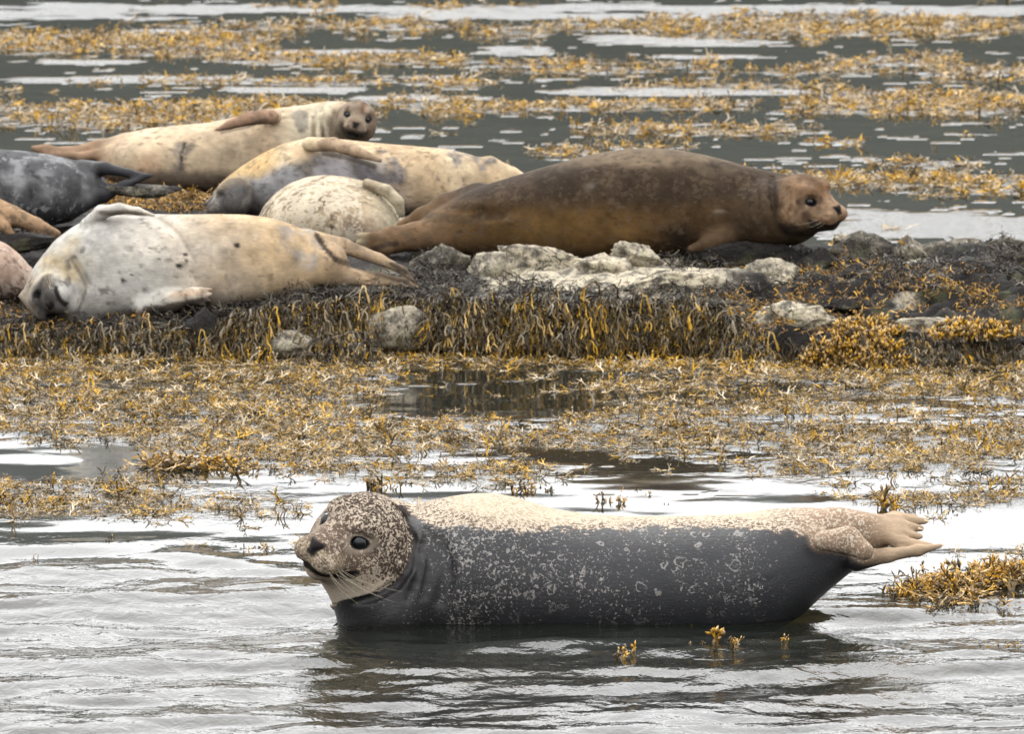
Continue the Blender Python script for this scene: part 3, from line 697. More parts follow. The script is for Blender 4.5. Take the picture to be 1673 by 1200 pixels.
# ================================================================== 1. spotted seal in the water, in front
def seal_front():
    d = 20.0
    hd = Head(P(594, 879, 19.86), (-.643, -.765, -.05), (.71, -.57, -.41), 1.0)
    x0, x1 = P(465, 900, d)[0] - .02, P(1560, 900, d)[0] + .02
    g = grid_for(x0, x1, x0, P(700, 900, d)[0], .0065, .0028, 19.60, 20.30, .0032, -.085, .335, .0032)
    s = Sdf(*g)
    tab = [(572, 970, 1015, -.03, .9), (580, 930, 1045, -.02, .95), (590, 880, 1052, -.02, 1.0), (640, 836, 1060, -.01, .98), (690, 822, 1062, 0, .95), (730, 814, 1062, 0, .95), (770, 808, 1062, 0, .98), (810, 808, 1062, 0, 1),
           (850, 816, 1062, 0, 1.02), (900, 833, 1062, 0, 1.06), (960, 842, 1062, 0, 1.1), (1040, 846, 1060, 0, 1.1), (1120, 845, 1056, 0, 1.08), (1200, 842, 1050, 0, 1.02), (1260, 833, 1035, 0, .95),
           (1310, 830, 1005, 0, .85), (1350, 832, 968, 0, .8), (1390, 838, 935, 0, .8), (1420, 848, 915, 0, .8), (1440, 862, 902, 0, .8)]
    s.body(tab, d, 1.18, low=2.2)
    # shoulders and the folded neck behind the head
    s.ellipsoid(P(668, 935, 19.93), (.085, .15, .125), .03)
    hd.carve(s, .012, False, True)
    s.capsule(P(640, 850, 19.97), P(720, 900, 19.97), .05, .06, .03)
    # throat rolls
    s.capsule(P(572, 940, 19.87), P(600, 1000, 19.88), .058, .075, .04)
    s.capsule(P(592, 960, 19.84), P(640, 1000, 19.84), .055, .070, .04)
    s.groove([(642, 826), (664, 850), (675, 885), (669, 925), (648, 955), (610, 978), (566, 990)], .011, .010, .003)
    s.groove([(700, 868), (706, 920), (690, 990)], .006, .022)
    s.groove([(690, 890), (686, 940), (660, 995)], .006, .014)
    s.groove([(722, 880), (730, 940), (716, 1000)], .004, .03)
    # tail stub and heel
    s.chain([P(1345, 884, 19.87), P(1385, 884, 19.84), P(1412, 901, 19.82)], [.024, .033, .022], .008)
    # hind flipper lying on top, its five rays
    up = 19.97
    s.chain([P(1370, 862, up), P(1430, 868, up)], [.044, .040], .03)
    fan(s, P(1425, 862, up), [P(1512, 852, up + .05), P(1496, 846, up + .08), P(1505, 864, up + .02), P(1503, 877, up), P(1522, 893, up - .05)], .024, .0075, .009, (1, 1, 1),
        [P(1470, 851, up + .04), P(1462, 848, up + .06), P(1468, 860, up + .01), P(1468, 873, up - .01), P(1472, 888, up - .03)], .0175)
    # second hind flipper below it
    s.chain([P(1400, 915, 19.93), P(1450, 908, 19.91), P(1500, 900, 19.90), P(1538, 892, 19.89)], [.028, .016, .0125, .005], .012)
    s.chain([P(1440, 897, 19.86), P(1490, 898, 19.84), P(1532, 892, 19.84)], [.003, .004, .002], .004, True)
    # dorsal hollow and skin folds near the hip
    for a, b, r in (((1230, 940), (1330, 905), .004), ((1180, 975), (1300, 935), .004), ((1300, 985), (1345, 930), .004)):
        s.chain([P(*a, 19.80), P(*b, 19.84)], [r, r * .5], .012, True)
    def paint(V):
        px, py = pxy(V); n = fbm(V, 9, 3, 4); n2 = fbm(V, 40, 5, 3)
        line = ix(px, [(450, 1100), (640, 880), (672, 846), (700, 860), (760, 866), (850, 870), (960, 868), (1060, 864), (1180, 864), (1250, 866), (1300, 870), (1345, 880), (1380, 890), (1400, 912), (1440, 925), (1560, 960)])
        n4 = fbm(V * np.array([.5, 1, 1]), 150, 7, 2); e = py - line + n2 * 12 + n * 6 + n4 * 7
        dry = 1 - sstep(-4, 4, e)
        dry = np.maximum(dry, npx(px + 5 * n2, py + 5 * n2, [(1342, 880), (1388, 884), (1416, 902)], 24) * (V[:, 1] < 19.93))
        dist = line - py                                         # how far above the wet line
        tan_ = sstep(8, 24, dist + n2 * 12 + n4 * 6) * sstep(760, 850, px) * (1 - sstep(1230, 1290, px)) + sstep(22, 34, dist + n2 * 6) * (1 - sstep(850, 900, px)) * sstep(715, 750, px)
        tan_ = np.clip(tan_, 0, 1)
        base_v = 1 + .30 * fbm(V, 7, 401, 4) + .22 * fbm(V * np.array([1, 2, 2]), 28, 403, 3)
        dryc = lerp(rgb(.14, .105, .080), rgb(.37, .305, .215), tan_)
        hind = sstep(1270, 1330, px + n2 * 20); dryc = lerp(dryc, rgb(.26, .18, .125), hind); tip = sstep(1390, 1470, px + n * 20); dryc = lerp(dryc, rgb(.40, .295, .20), tip); dryc = dryc * (1 + .25 * fbm(V * np.array([.25, 1, 1]), 90, 409, 3) * hind)[:, None]
        base = lerp(rgb(.024, .0245, .027), dryc, dry) * base_v[:, None]
        alt = lerp(rgb(.27, .25, .235), rgb(.50, .42, .33), dry)
        alt = lerp(alt, rgb(.52, .44, .34), dry * tan_)
        cov = (.245 + .22 * n) * (1 - dry) + .55 * dry; cov = np.where(dry > .5, .62 - .1 * hind - .35 * tip, cov)
        low = sstep(960, 1000, py); cov = cov - .07 * low * (1 - dry)
        cov = cov + .18 * (1 - dry) * (1 - sstep(700, 960, px)) * sstep(700, 740, px)
        cov = np.where((px > 1260) & (dry < .5), cov - .30 * sstep(1260, 1320, px), cov)
        ring = (1 - dry) * (1 - sstep(1230, 1300, px)) * sstep(690, 720, px) * (1 - .7 * low)
        # head: dark crown with many pale flecks, paler muzzle and throat
        q = hd.local(V); r = np.linalg.norm(q, axis=1)
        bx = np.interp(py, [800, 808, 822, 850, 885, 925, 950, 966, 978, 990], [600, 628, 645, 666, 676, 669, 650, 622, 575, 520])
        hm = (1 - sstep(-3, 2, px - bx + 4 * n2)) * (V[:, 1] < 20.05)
        crease_shade = np.exp(-((px - bx - 5) / 9) ** 2) * (py > 826) * (px > 560) * (V[:, 1] < 20.0) + .8 * sstep(700, 670, px) * 0
        base = lerp(base, rgb(.020, .017, .016), np.clip(crease_shade, 0, 1)); cov = cov * (1 - .8 * np.clip(crease_shade, 0, 1)); hm = np.clip(hm * (1 - .5 * crease_shade), 0, 1)  # shade of the fold behind the head, darkened into the base colour
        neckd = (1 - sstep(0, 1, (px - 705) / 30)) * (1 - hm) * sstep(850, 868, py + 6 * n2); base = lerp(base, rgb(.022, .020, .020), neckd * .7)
        hb = rgb(.050, .036, .028) + 0 * V; ha = rgb(.45, .37, .29)
        face = sstep(.02, .12, q[:, 0] - .5 * q[:, 2] + n * .02); pad = sstep(.11, .14, q[:, 0]) * (1 - sstep(.0, .012, q[:, 2]))
        low_ = sstep(.0, .045, -q[:, 2] - .015 + .02 * n)
        hb = lerp(hb, rgb(.125, .090, .068), face); hb = lerp(hb, rgb(.27, .215, .145), pad * .8)
        dots = sstep(.15, .55, np.sin(q[:, 0] * 2 * pi / .0105 + 1.2 * np.sin(q[:, 2] * 300)) * np.sin((q[:, 2] + .3 * q[:, 1]) * 2 * pi / .0100)) * pad; hb = lerp(hb, rgb(.05, .038, .03), dots * .8)
        hcov = .50 + .20 * n - .04 * face + .30 * low_
        crown = sstep(.05, .09, q[:, 2]) ; hcov = hcov + .04 * crown
        throat = sstep(-.062, -.074, q[:, 2] + .15 * np.clip(.05 - q[:, 0], 0, 1)) * (q[:, 0] > -.03)
        hb = lerp(hb, rgb(.46, .43, .36), throat); hcov = hcov * (1 - throat) + .75 * throat
        base = lerp(base, hb, hm); alt = lerp(alt, np.broadcast_to(ha, V.shape), hm); cov = cov * (1 - hm) + hcov * hm
        # dark wet neck
        wet = (1 - dry); wet = wet * (1 - hm); ring = ring * (1 - hm)
        base, alt, cov = head_paint(hd, V, base, alt, cov, amount=.5)
        return base, alt, np.clip(cov, 0, 1), np.clip(wet, 0, 1), np.clip(ring, 0, 1)
    base_loc = W(1000, 1010); base_loc[1] = 20.0; base_loc[2] = -.06
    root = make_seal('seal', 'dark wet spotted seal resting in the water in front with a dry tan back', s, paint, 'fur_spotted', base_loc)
    hd.parts(root, whisk=10, length=.14)
    for q in (1, -1):                                   # eyebrow hairs
        for k in range(3):
            a = hd.w(.070, (.040 + .006 * k) * q, .082); whisker([a, a + .02 * (hd.U + hd.F * .3), a + .035 * (hd.U * .8 + hd.F * .6 + hd.L * q * .3)], .0007, root)
    for a, b in (((1510, 851), (1519, 853)), ((1500, 864), (1509, 866)), ((1500, 877), (1508, 879)), ((1535, 892), (1543, 891))):
        claw(P(*a, 19.97), P(*b, 19.97), .003, root)
    return s, hd
_s, _ = seal_front()
# thin lip of water clinging to the wet belly
k0 = int(np.searchsorted(_s.zs, 0.0)); sl0 = _s.F[:, :, k0]
xi = np.interp(xs, _s.xs, np.arange(len(_s.xs)), left=-1, right=-1); yi = np.interp(ys, _s.ys, np.arange(len(_s.ys)), left=-1, right=-1)
mi, mj = np.nonzero(xi >= 0)[0], np.nonzero(yi >= 0)[0]
a_, b_ = xi[mi], yi[mj]; i0 = np.clip(np.floor(a_).astype(int), 0, sl0.shape[0] - 2); j0 = np.clip(np.floor(b_).astype(int), 0, sl0.shape[1] - 2); ta, tb = (a_ - i0)[:, None], (b_ - j0)[None]
fi = (sl0[np.ix_(i0, j0)] * (1 - ta) + sl0[np.ix_(i0 + 1, j0)] * ta) * (1 - tb) + (sl0[np.ix_(i0, j0 + 1)] * (1 - ta) + sl0[np.ix_(i0 + 1, j0 + 1)] * ta) * tb
Z[np.ix_(mi, mj)] += np.where(fi > -.004, .0050 * np.exp(-np.clip(fi, 0, None) / .008), 0)
vv_ = np.stack([X, Y, Z], -1).reshape(-1, 3).astype(np.float32); water.data.vertices.foreach_set('co', vv_.ravel()); water.data.update()

# generic resting seal
def rest_seal(label, d, tab, kw, extra, paint, head=None, dx=.009, dxh=.0050, dyz=.006, yr=(.30, .32), low=2.6, mat='fur', closed=False, whisk=0, fr=None):
    pxs = [t[0] for t in tab]; ex = fr or (min(pxs) - 30, max(pxs) + 30)
    x0, x1 = P(ex[0], 300, d)[0], P(ex[1], 300, d)[0]
    tops = min(t[1] for t in tab) - 30; bots = max(t[2] for t in tab) + 25
    z0, z1 = P(0, bots, d)[2], P(0, tops, d)[2]
    if head is not None: hx0, hx1 = head.c[0] - .22 * head.s, head.c[0] + .22 * head.s; hx0 = max(hx0, x0); hx1 = min(hx1, x1)
    else: hx0, hx1 = x0, x0 + .05
    g = grid_for(x0, x1, hx0, hx1, dx, dxh, d - yr[0], d + yr[1], dyz, z0 - .02, z1 + .02, dyz)
    s = Sdf(*g); s.body(tab, d, kw, low=low)
    extra(s)
    if head is not None: head.carve(s, .02 * head.s + .004, closed, smile=False)
    base_loc = np.array([(x0 + x1) / 2, d, P(0, bots - 25, d)[2]])
    def paint_(V):
        sat = 1.18 if 'big dark brown' in label else 1.05 if ('brown' in label or 'ochre' in label) else 1.18
        base, alt, cov, wet, ring = paint(V)
        m1 = fbm(V, 34, 301, 4) + .5 * fbm(V, 95, 309, 2); m2 = fbm(V * np.array([1, 1, .6]), 11, 303, 4)
        base = base * (1 + .42 * m1 + .48 * m2)[:, None]; dk = sstep(.24, .36, fbm(V, 60, 305, 3)) * sstep(-.2, .2, m2)
        base = base * (1 - .45 * dk)[:, None]
        g_ = base.mean(axis=1, keepdims=True); base = (g_ + (base - g_) * sat) * .76
        if 'curled' in label: base = base * .82; alt = alt * .85
        return np.clip(base, .008, .9), np.clip(alt * (.9 + .3 * m2)[:, None], .008, .9), cov, wet, ring
    root = make_seal('seal', label, s, paint_, mat, base_loc)
    if head is not None: head.parts(root, closed, whisk, .11, .0075)
    return root

# ================================================================== 2. cream seal on its side, in front on the ledge
hd2 = Head(P(84, 486, 25.33), (.05, -1, -.08), (-.55, 0, .83), .66)
def ex2(s):
    d = 25.45
    s.chain([P(500, 392, d), P(560, 402, d + .02), P(620, 424, d), P(658, 442, d - .02), P(678, 462, d - .05)], [.034, .024, .017, .012, .006], .010)
    s.chain([P(505, 440, d - .05), P(560, 452, d - .06), P(620, 457, d - .07), P(660, 463, d - .08), P(682, 470, d - .08)], [.046, .030, .021, .015, .007], .010)
    for k in (-1, 0, 1):
        s.chain([P(600, 455 + 5 * k, d - .085), P(672, 466 + 2 * k, d - .095)], [.0035, .002], .004, True)
    s.chain([P(138, 366, d - .04), P(165, 347, d - .06), P(195, 341, d - .07), P(225, 345, d - .09), P(252, 352, d - .10)], [.014, .020, .016, .011, .005], .012, False, (1, .8, 1))
    s.chain([P(235, 500, d - .11), P(280, 493, d - .155), P(315, 483, d - .17), P(335, 481, d - .17)], [.030, .028, .021, .012], .022, False, (1, .9, 1))
    for k, (a, b) in enumerate((((318, 474), (346, 472)), ((322, 480), (347, 481)), ((322, 487), (344, 491)), ((318, 492), (336, 499)))):
        s.chain([P(*a, d - .18), P(*b, d - .175)], [.009, .005], .005)
    s.ellipsoid(P(540, 425, d - .05), (.05, .06, .05), .03)
    s.groove([(118, 425), (142, 468), (128, 512)], .005, .02)
    s.groove([(262, 354), (294, 384), (322, 432)], .004, .025)
    s.groove([(518, 384), (530, 405), (550, 426)], .007, .008)
def paint2(V):
    px, py = pxy(V); n = fbm(V, 5, 63, 4); n2 = fbm(V, 22, 65, 4); n3 = fbm(V, 60, 67, 2)
    t = sstep(180, 500, px + 150 * n + (py - 430) * -.5)
    base = lerp(rgb(.60, .58, .54), rgb(.62, .47, .31), t)
    yel = sstep(.12, .4, fbm(V, 4.5, 71, 4)) * (1 - t); base = lerp(base, rgb(.62, .50, .31), yel * .8)
    gr = sstep(.28, .5, fbm(V, 6.5, 73, 4) + .15 * np.exp(-((px - 360) / 70) ** 2)); base = lerp(base, rgb(.38, .37, .37), gr * .65)
    dk = sstep(.43, .55, n2) * sstep(.0, .3, fbm(V, 8, 75, 2)); base = lerp(base, rgb(.10, .09, .085), dk * .7)
    for (cx, cy, r) in ((201, 459, 5), (303, 416, 4), (304, 426, 4), (292, 434, 5), (388, 401, 6), (109, 373, 4), (243, 405, 3), (258, 424, 3), (217, 449, 3)):
        base = lerp(base, rgb(.03, .028, .028), 1 - sstep(r * .6, r * 1.2, np.hypot(px - cx, (py - cy) * 1.2)))
    fl = sstep(505, 560, px + n * 20); base = lerp(base, rgb(.36, .27, .19), fl * .8)
    fl = sstep(545, 600, px) * sstep(.1, .4, n2 + .1); base = lerp(base, rgb(.12, .09, .07), fl * .8)
    pj, pk = px + 3 * n2, py + 3 * n2
    for pts_, rad_, c_, a_ in (([(240, 508), (300, 501), (338, 493)], 9, (.055, .042, .034), .9), ([(285, 484), (345, 474)], 6, (.52, .40, .30), .8), ([(165, 347), (205, 347), (236, 351)], 4.5, (.15, .12, .10), .85),
                              ([(518, 385), (530, 405), (548, 424)], 4.5, (.04, .03, .025), .9), ([(548, 424), (600, 440), (665, 461)], 6, (.06, .045, .035), .8), ([(640, 432), (665, 446), (680, 464)], 4, (.05, .04, .03), .8),
                              ([(560, 480), (640, 470)], 7, (.09, .07, .055), .7), ([(120, 428), (142, 470), (128, 512)], 3, (.22, .19, .16), .6), ([(262, 356), (292, 380), (322, 430)], 3, (.30, .26, .21), .5)):
        base = lerp(base, rgb(*c_), npx(pj, pk, pts_, rad_) * a_)  # flipper brown, plus painted shade in creases and undersides and a lit top
    q = hd2.local(V); r = np.linalg.norm(q, axis=1)
    crown = (r < .27) * sstep(.03, .085, q[:, 0] + .05 * n2) * sstep(-.075, -.035, q[:, 2] + .02 * n2); base = lerp(base, lerp(rgb(.050, .045, .043), rgb(.15, .125, .105), sstep(.1, .4, n2)), crown * .92)
    ch = (r < .2) * sstep(-.02, .03, q[:, 2]) * (1 - crown); base = lerp(base, rgb(.38, .31, .24), ch * .8)
    alt = base * .72; cov = .38 + .25 * n
    for sg in (1, -1):
        e = np.array(hd2.EYE) * (1, sg, 1); dd_ = np.linalg.norm(q - e, axis=1); base = lerp(base, rgb(.015, .014, .014), 1 - sstep(.022, .036, dd_))
    base, alt, cov = head_paint(hd2, V, base, alt, cov, amount=.0, smile=.05)
    z0 = np.zeros(len(V)); return np.clip(base, 0.01, 1), alt, np.clip(cov, 0, 1), z0, z0
tab2 = [(38, 478, 492, -.1, .9), (48, 448, 512, -.08, .9), (64, 424, 524, -.06, 1), (90, 392, 530, -.03, 1), (120, 370, 530, 0, 1), (150, 356, 528, 0, 1), (190, 350, 520, 0, 1), (240, 350, 514, 0, 1), (300, 351, 510, 0, 1), (350, 350, 505, 0, 1),
        (400, 351, 496, 0, 1), (440, 356, 490, 0, 1), (475, 366, 486, 0, 1), (505, 381, 480, 0, 1), (528, 402, 470, 0, 1), (545, 422, 462, 0, 1)]
rest_seal('cream white seal on its side on the ledge, upside down face at lower left', 25.45, tab2, .95, ex2, paint2, hd2, closed=True, fr=(15, 705), yr=(.36, .30), whisk=5)

# ================================================================== 3. tan seal at the back looking at the camera
hd3 = Head(P(583, 196, 27.86), (-.03, -.99, -.10), (.96, -.03, -.25), .60)
def ex3(s):
    d = 28.0
    s.chain([P(205, 236, d), P(160, 243, d), P(110, 252, d - .02), P(75, 246, d - .03), P(54, 242, d - .03)], [.034, .026, .022, .018, .010], .02)
    s.chain([P(180, 250, d - .05), P(130, 256, d - .05), P(75, 252, d - .05)], [.022, .014, .008], .01)
    s.chain([P(448, 190, d - .12), P(410, 193, d - .18), P(375, 204, d - .20), P(352, 213, d - .20)], [.026, .023, .015, .006], .008, False, (1, .9, 1))
    s.chain([P(520, 205, d), P(560, 200, d - .08)], [.065, .062], .02)
    for x_ in (510, 524, 538): s.groove([(x_, 174), (x_ + 3, 200), (x_ + 2, 226)], .006, .010)
    s.groove([(302, 232), (296, 252), (297, 276)], .007, .008)
def paint3(V):
    px, py = pxy(V); n = fbm(V, 5, 83, 4); n2 = fbm(V, 20, 85, 4)
    base = lerp(rgb(.60, .49, .36), rgb(.50, .35, .24), sstep(-.1, .5, n))
    base = lerp(base, rgb(.62, .55, .42), sstep(440, 500, px + 30 * n) * (1 - sstep(540, 550, px)))
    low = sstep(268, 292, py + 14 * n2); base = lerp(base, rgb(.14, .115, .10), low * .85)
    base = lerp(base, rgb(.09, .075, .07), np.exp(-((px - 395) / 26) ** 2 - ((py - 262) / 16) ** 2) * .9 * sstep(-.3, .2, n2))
    base = lerp(base, rgb(.16, .15, .15), sstep(.30, .45, fbm(V, 13, 87, 3)) * .6)
    base = lerp(base, rgb(.30, .20, .14), (1 - sstep(150, 200, px)) * .9)
    base = lerp(base, rgb(.33, .22, .16), (px < 455) * (px > 345) * (V[:, 1] < 27.86) * (py < 222) * .9)
    base = lerp(base, rgb(.05, .045, .04), npx(px, py, [(302, 234), (296, 252), (297, 278)], 3) * .8)  # shade of the skin wrinkle painted along its groove
    for x_ in (511, 525, 539): base = lerp(base, rgb(.12, .09, .06), npx(px, py, [(x_, 190), (x_ + 3, 228)], 4) * sstep(180, 215, py) * .8)  # neck folds shaded in colour, stronger lower down
    base = lerp(base, rgb(.10, .07, .055), npx(px, py, [(362, 215), (400, 207), (436, 196)], 4) * .6)  # strip of shade painted along the fore flipper's lower edge
    q = hd3.local(V); r = np.linalg.norm(q, axis=1); hm = np.maximum((1 - sstep(.14, .20, r)), (q[:, 0] > .05) * (r < .27)) * sstep(-.09, -.02, q[:, 0] + .03 * n2)
    hb = lerp(rgb(.29, .235, .18), rgb(.19, .145, .11), sstep(0, .3, n2)); dark = sstep(-.006, -.026, q[:, 2] + .01 * n2) * sstep(.07, .11, q[:, 0]); hb = lerp(hb, rgb(.07, .058, .045), dark)
    hb = lerp(hb, rgb(.15, .09, .065), np.exp(-((q[:, 1] - .015) / .018) ** 2) * sstep(.05, .07, q[:, 2]))
    base = lerp(base, hb, hm); alt = base * .7; cov = .35 + .2 * n
    base, alt, cov = head_paint(hd3, V, base, alt, cov, amount=.1, smile=.03, r_eye=1.15)
    z0 = np.zeros(len(V)); return np.clip(base, .01, 1), alt, np.clip(cov, 0, 1), z0, z0
tab3 = [(150, 258, 272, 0, 1), (158, 246, 284, 0, 1.2), (175, 232, 292, 0, 1.3), (200, 220, 300, 0, 1.3), (240, 210, 306, 0, 1.2), (290, 205, 310, 0, 1.1), (340, 201, 312, 0, 1.05), (390, 190, 308, 0, 1.05), (430, 180, 300, 0, 1.05),
        (470, 175, 290, 0, 1.05), (505, 171, 275, 0, 1), (535, 166, 258, -.02, 1), (565, 166, 245, -.05, 1), (590, 180, 235, -.05, 1)]
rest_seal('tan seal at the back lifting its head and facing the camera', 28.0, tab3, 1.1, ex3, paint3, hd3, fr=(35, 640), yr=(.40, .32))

# ================================================================== 4. grey seal cut by the left edge
def ex4(s):
    d = 26.75
    s.chain([P(135, 276, d), P(170, 275, d - .02), P(210, 283, d - .04), P(246, 287, d - .06)], [.030, .020, .013, .005], .012)
    s.chain([P(135, 325, d - .03), P(170, 318, d - .05), P(205, 302, d - .06), P(246, 287, d - .06)], [.040, .024, .014, .005], .012)
def paint4(V):
    px, py = pxy(V); n = fbm(V, 7, 93, 4); n2 = fbm(V, 24, 95, 4)
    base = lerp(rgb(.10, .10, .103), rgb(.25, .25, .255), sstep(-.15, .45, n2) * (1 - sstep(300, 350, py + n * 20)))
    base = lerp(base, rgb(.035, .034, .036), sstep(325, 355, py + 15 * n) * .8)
    base = lerp(base, rgb(.03, .03, .033), sstep(140, 165, px)); 
    alt = lerp(base, base * 0 + rgb(.26, .26, .265), .8 * (1 - sstep(130, 160, px))); cov = .36 + .25 * n2
    return np.clip(base, .01, 1), alt, np.clip(cov, 0, 1), sstep(130, 160, px) * .7, np.zeros(len(V))
tab4 = [(-420, 262, 300, 0, 1), (-380, 240, 330, 0, 1), (-300, 226, 345, 0, 1), (-200, 224, 352, 0, 1), (-100, 234, 356, 0, 1), (-20, 243, 360, 0, 1), (40, 247, 366, 0, 1), (85, 253, 368, 0, 1), (115, 260, 362, 0, 1), (140, 268, 346, 0, 1), (158, 280, 330, 0, 1), (166, 292, 316, 0, 1)]
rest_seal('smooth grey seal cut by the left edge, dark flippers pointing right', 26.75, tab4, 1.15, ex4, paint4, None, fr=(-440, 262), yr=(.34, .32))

# ================================================================== 5. mottled grey and ochre seal in the middle at the back
hd5 = Head(P(383, 322, 26.85), (-.80, -.38, -.35), (.30, -.90, .3), .55)
def ex5(s):
    d = 27.0
    s.chain([P(505, 236, d - .10), P(545, 236, d - .17), P(585, 249, d - .22), P(622, 262, d - .24)], [.024, .022, .018, .008], .008, False, (1, .9, 1))
    s.chain([P(800, 275, d), P(835, 284, d), P(862, 290, d)], [.04, .02, .006], .02)
    for a, b in (((640, 250), (656, 285)), ((668, 250), (684, 270)), ((700, 252), (722, 290)), ((745, 262), (760, 290)), ((600, 275), (625, 320))):
        s.groove([a, b], .004, .008)
def paint5(V):
    px, py = pxy(V); n = fbm(V, 6, 103, 4); n2 = fbm(V, 17, 105, 4); n3 = fbm(V * np.array([1, 1, .5]), 30, 107, 3)
    base = lerp(rgb(.60, .45, .29), rgb(.64, .52, .36), sstep(-.2, .4, n))
    g = (1 - sstep(590, 690, px + 40 * n)) * sstep(0, 26, py - ix(px, [(340, 300), (420, 285), (470, 262), (520, 240), (640, 248), (700, 270)]) + 26 * n)
    base = lerp(base, lerp(rgb(.30, .30, .32), rgb(.13, .12, .12), sstep(-.1, .25, n2)), g * .9)
    base = lerp(base, rgb(.50, .33, .14), (1 - sstep(430, 480, px)) * (1 - g) * .7)
    base = lerp(base, rgb(.20, .19, .20), sstep(.22, .36, n2) * .75 * (px > 560) * (py > 236))
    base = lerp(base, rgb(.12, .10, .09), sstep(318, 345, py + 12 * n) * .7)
    fl = (px > 500) * (px < 632) * (V[:, 1] < 26.845) * (py < ix(px, [(500, 245), (560, 252), (632, 274)])); base = lerp(base, rgb(.44, .32, .22), fl * .9)
    base = lerp(base, rgb(.06, .05, .045), npx(px, py, [(530, 250), (570, 258), (612, 272)], 5) * .8)  # strip of shade painted under the folded flipper
    q = hd5.local(V); r = np.linalg.norm(q, axis=1); hm = (1 - sstep(.10, .20, r + .05 * n2)) * (1 - sstep(395, 420, px)); base = lerp(base, lerp(rgb(.10, .095, .09), rgb(.42, .40, .36), sstep(.1, .35, n2)), hm * .8)
    alt = base * .6; cov = .35 + .3 * n2
    z0 = np.zeros(len(V)); return np.clip(base, .01, 1), alt, np.clip(cov, 0, 1), z0, z0
tab5 = [(345, 325, 345, -.05, 1), (352, 308, 350, -.05, 1.2), (370, 290, 352, -.03, 1.2), (400, 268, 354, 0, 1.2), (430, 250, 355, 0, 1.15), (465, 234, 356, 0, 1.1), (500, 226, 356, 0, 1.05), (540, 226, 356, 0, 1), (590, 231, 355, 0, 1), (640, 236, 354, 0, 1),
        (690, 240, 350, 0, 1), (730, 243, 345, 0, 1), (770, 253, 338, 0, 1), (805, 267, 328, 0, 1), (835, 281, 316, 0, 1), (856, 291, 306, 0, 1)]
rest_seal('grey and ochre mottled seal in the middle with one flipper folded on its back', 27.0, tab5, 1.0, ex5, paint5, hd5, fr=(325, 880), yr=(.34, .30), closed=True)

# ================================================================== 6. curled sandy seal seen end on
def ex6(s):
    d = 26.35
    s.chain([P(600, 300, d - .10), P(632, 312, d - .13), P(650, 330, d - .15), P(656, 350, d - .15)], [.016, .020, .019, .012], .006)
    s.groove([(606, 304), (630, 318), (646, 338), (655, 352)], .007, .008)
    for k, (rx, rz_) in enumerate(()):
        c = (585, 372); pts = []
        for a in np.linspace(R(200), R(340), 9): pts.append(P(c[0] + rx * cos(a), c[1] + rz_ * sin(a) * 1.15, d - .235 + .03 * k * 0 + .04 * abs(cos(a))))
        s.chain(pts, [.0035] * 9, .012, True)
def paint6(V):
    px, py = pxy(V); n = fbm(V, 8, 113, 4); n2 = fbm(V, 34, 115, 4)
    rr = np.hypot(px - 590, (py - 372) * 1.4)
    base = lerp(rgb(.52, .42, .29), rgb(.27, .20, .135), sstep(-.15, .35, n + .4 * np.sin(rr * .16 + 2 * n)))
    base = lerp(base, rgb(.66, .58, .42), sstep(590, 640, px) * (py > 300) * .8)
    base = lerp(base, rgb(.46, .33, .24), np.exp(-(rr / 30) ** 2) * .8)
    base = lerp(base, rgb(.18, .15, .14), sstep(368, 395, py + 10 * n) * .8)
    for (cx, cy, r) in ((573, 374, 7), (543, 372, 4), (520, 366, 3)): base = lerp(base, rgb(.07, .055, .05), 1 - sstep(r * .4, r * 1.2, np.hypot(px - cx, (py - cy) * .7)))
    alt = lerp(base, base * 0 + rgb(.66, .58, .45), .75); cov = .60 + .2 * n2 - .35 * sstep(570, 630, px)
    z0 = np.zeros(len(V)); return np.clip(base, .01, 1), alt, np.clip(cov, 0, 1), z0, z0
tab6 = [(422, 356, 372, 0, 1.6), (430, 338, 388, 0, 1.5), (448, 318, 402, 0, 1.3), (472, 301, 412, 0, 1.2), (500, 291, 418, 0, 1.15), (530, 287, 420, 0, 1.15), (562, 290, 422, 0, 1.15), (595, 297, 424, 0, 1.15), (622, 308, 424, 0, 1.2), (642, 325, 420, 0, 1.3), (656, 345, 405, 0, 1.5), (662, 362, 390, 0, 1.6)]
rest_seal('curled sandy seal seen end on between the cream seal and the brown seal', 26.35, tab6, 1.9, ex6, paint6, None, fr=(395, 690), yr=(.42, .42), dx=.007)

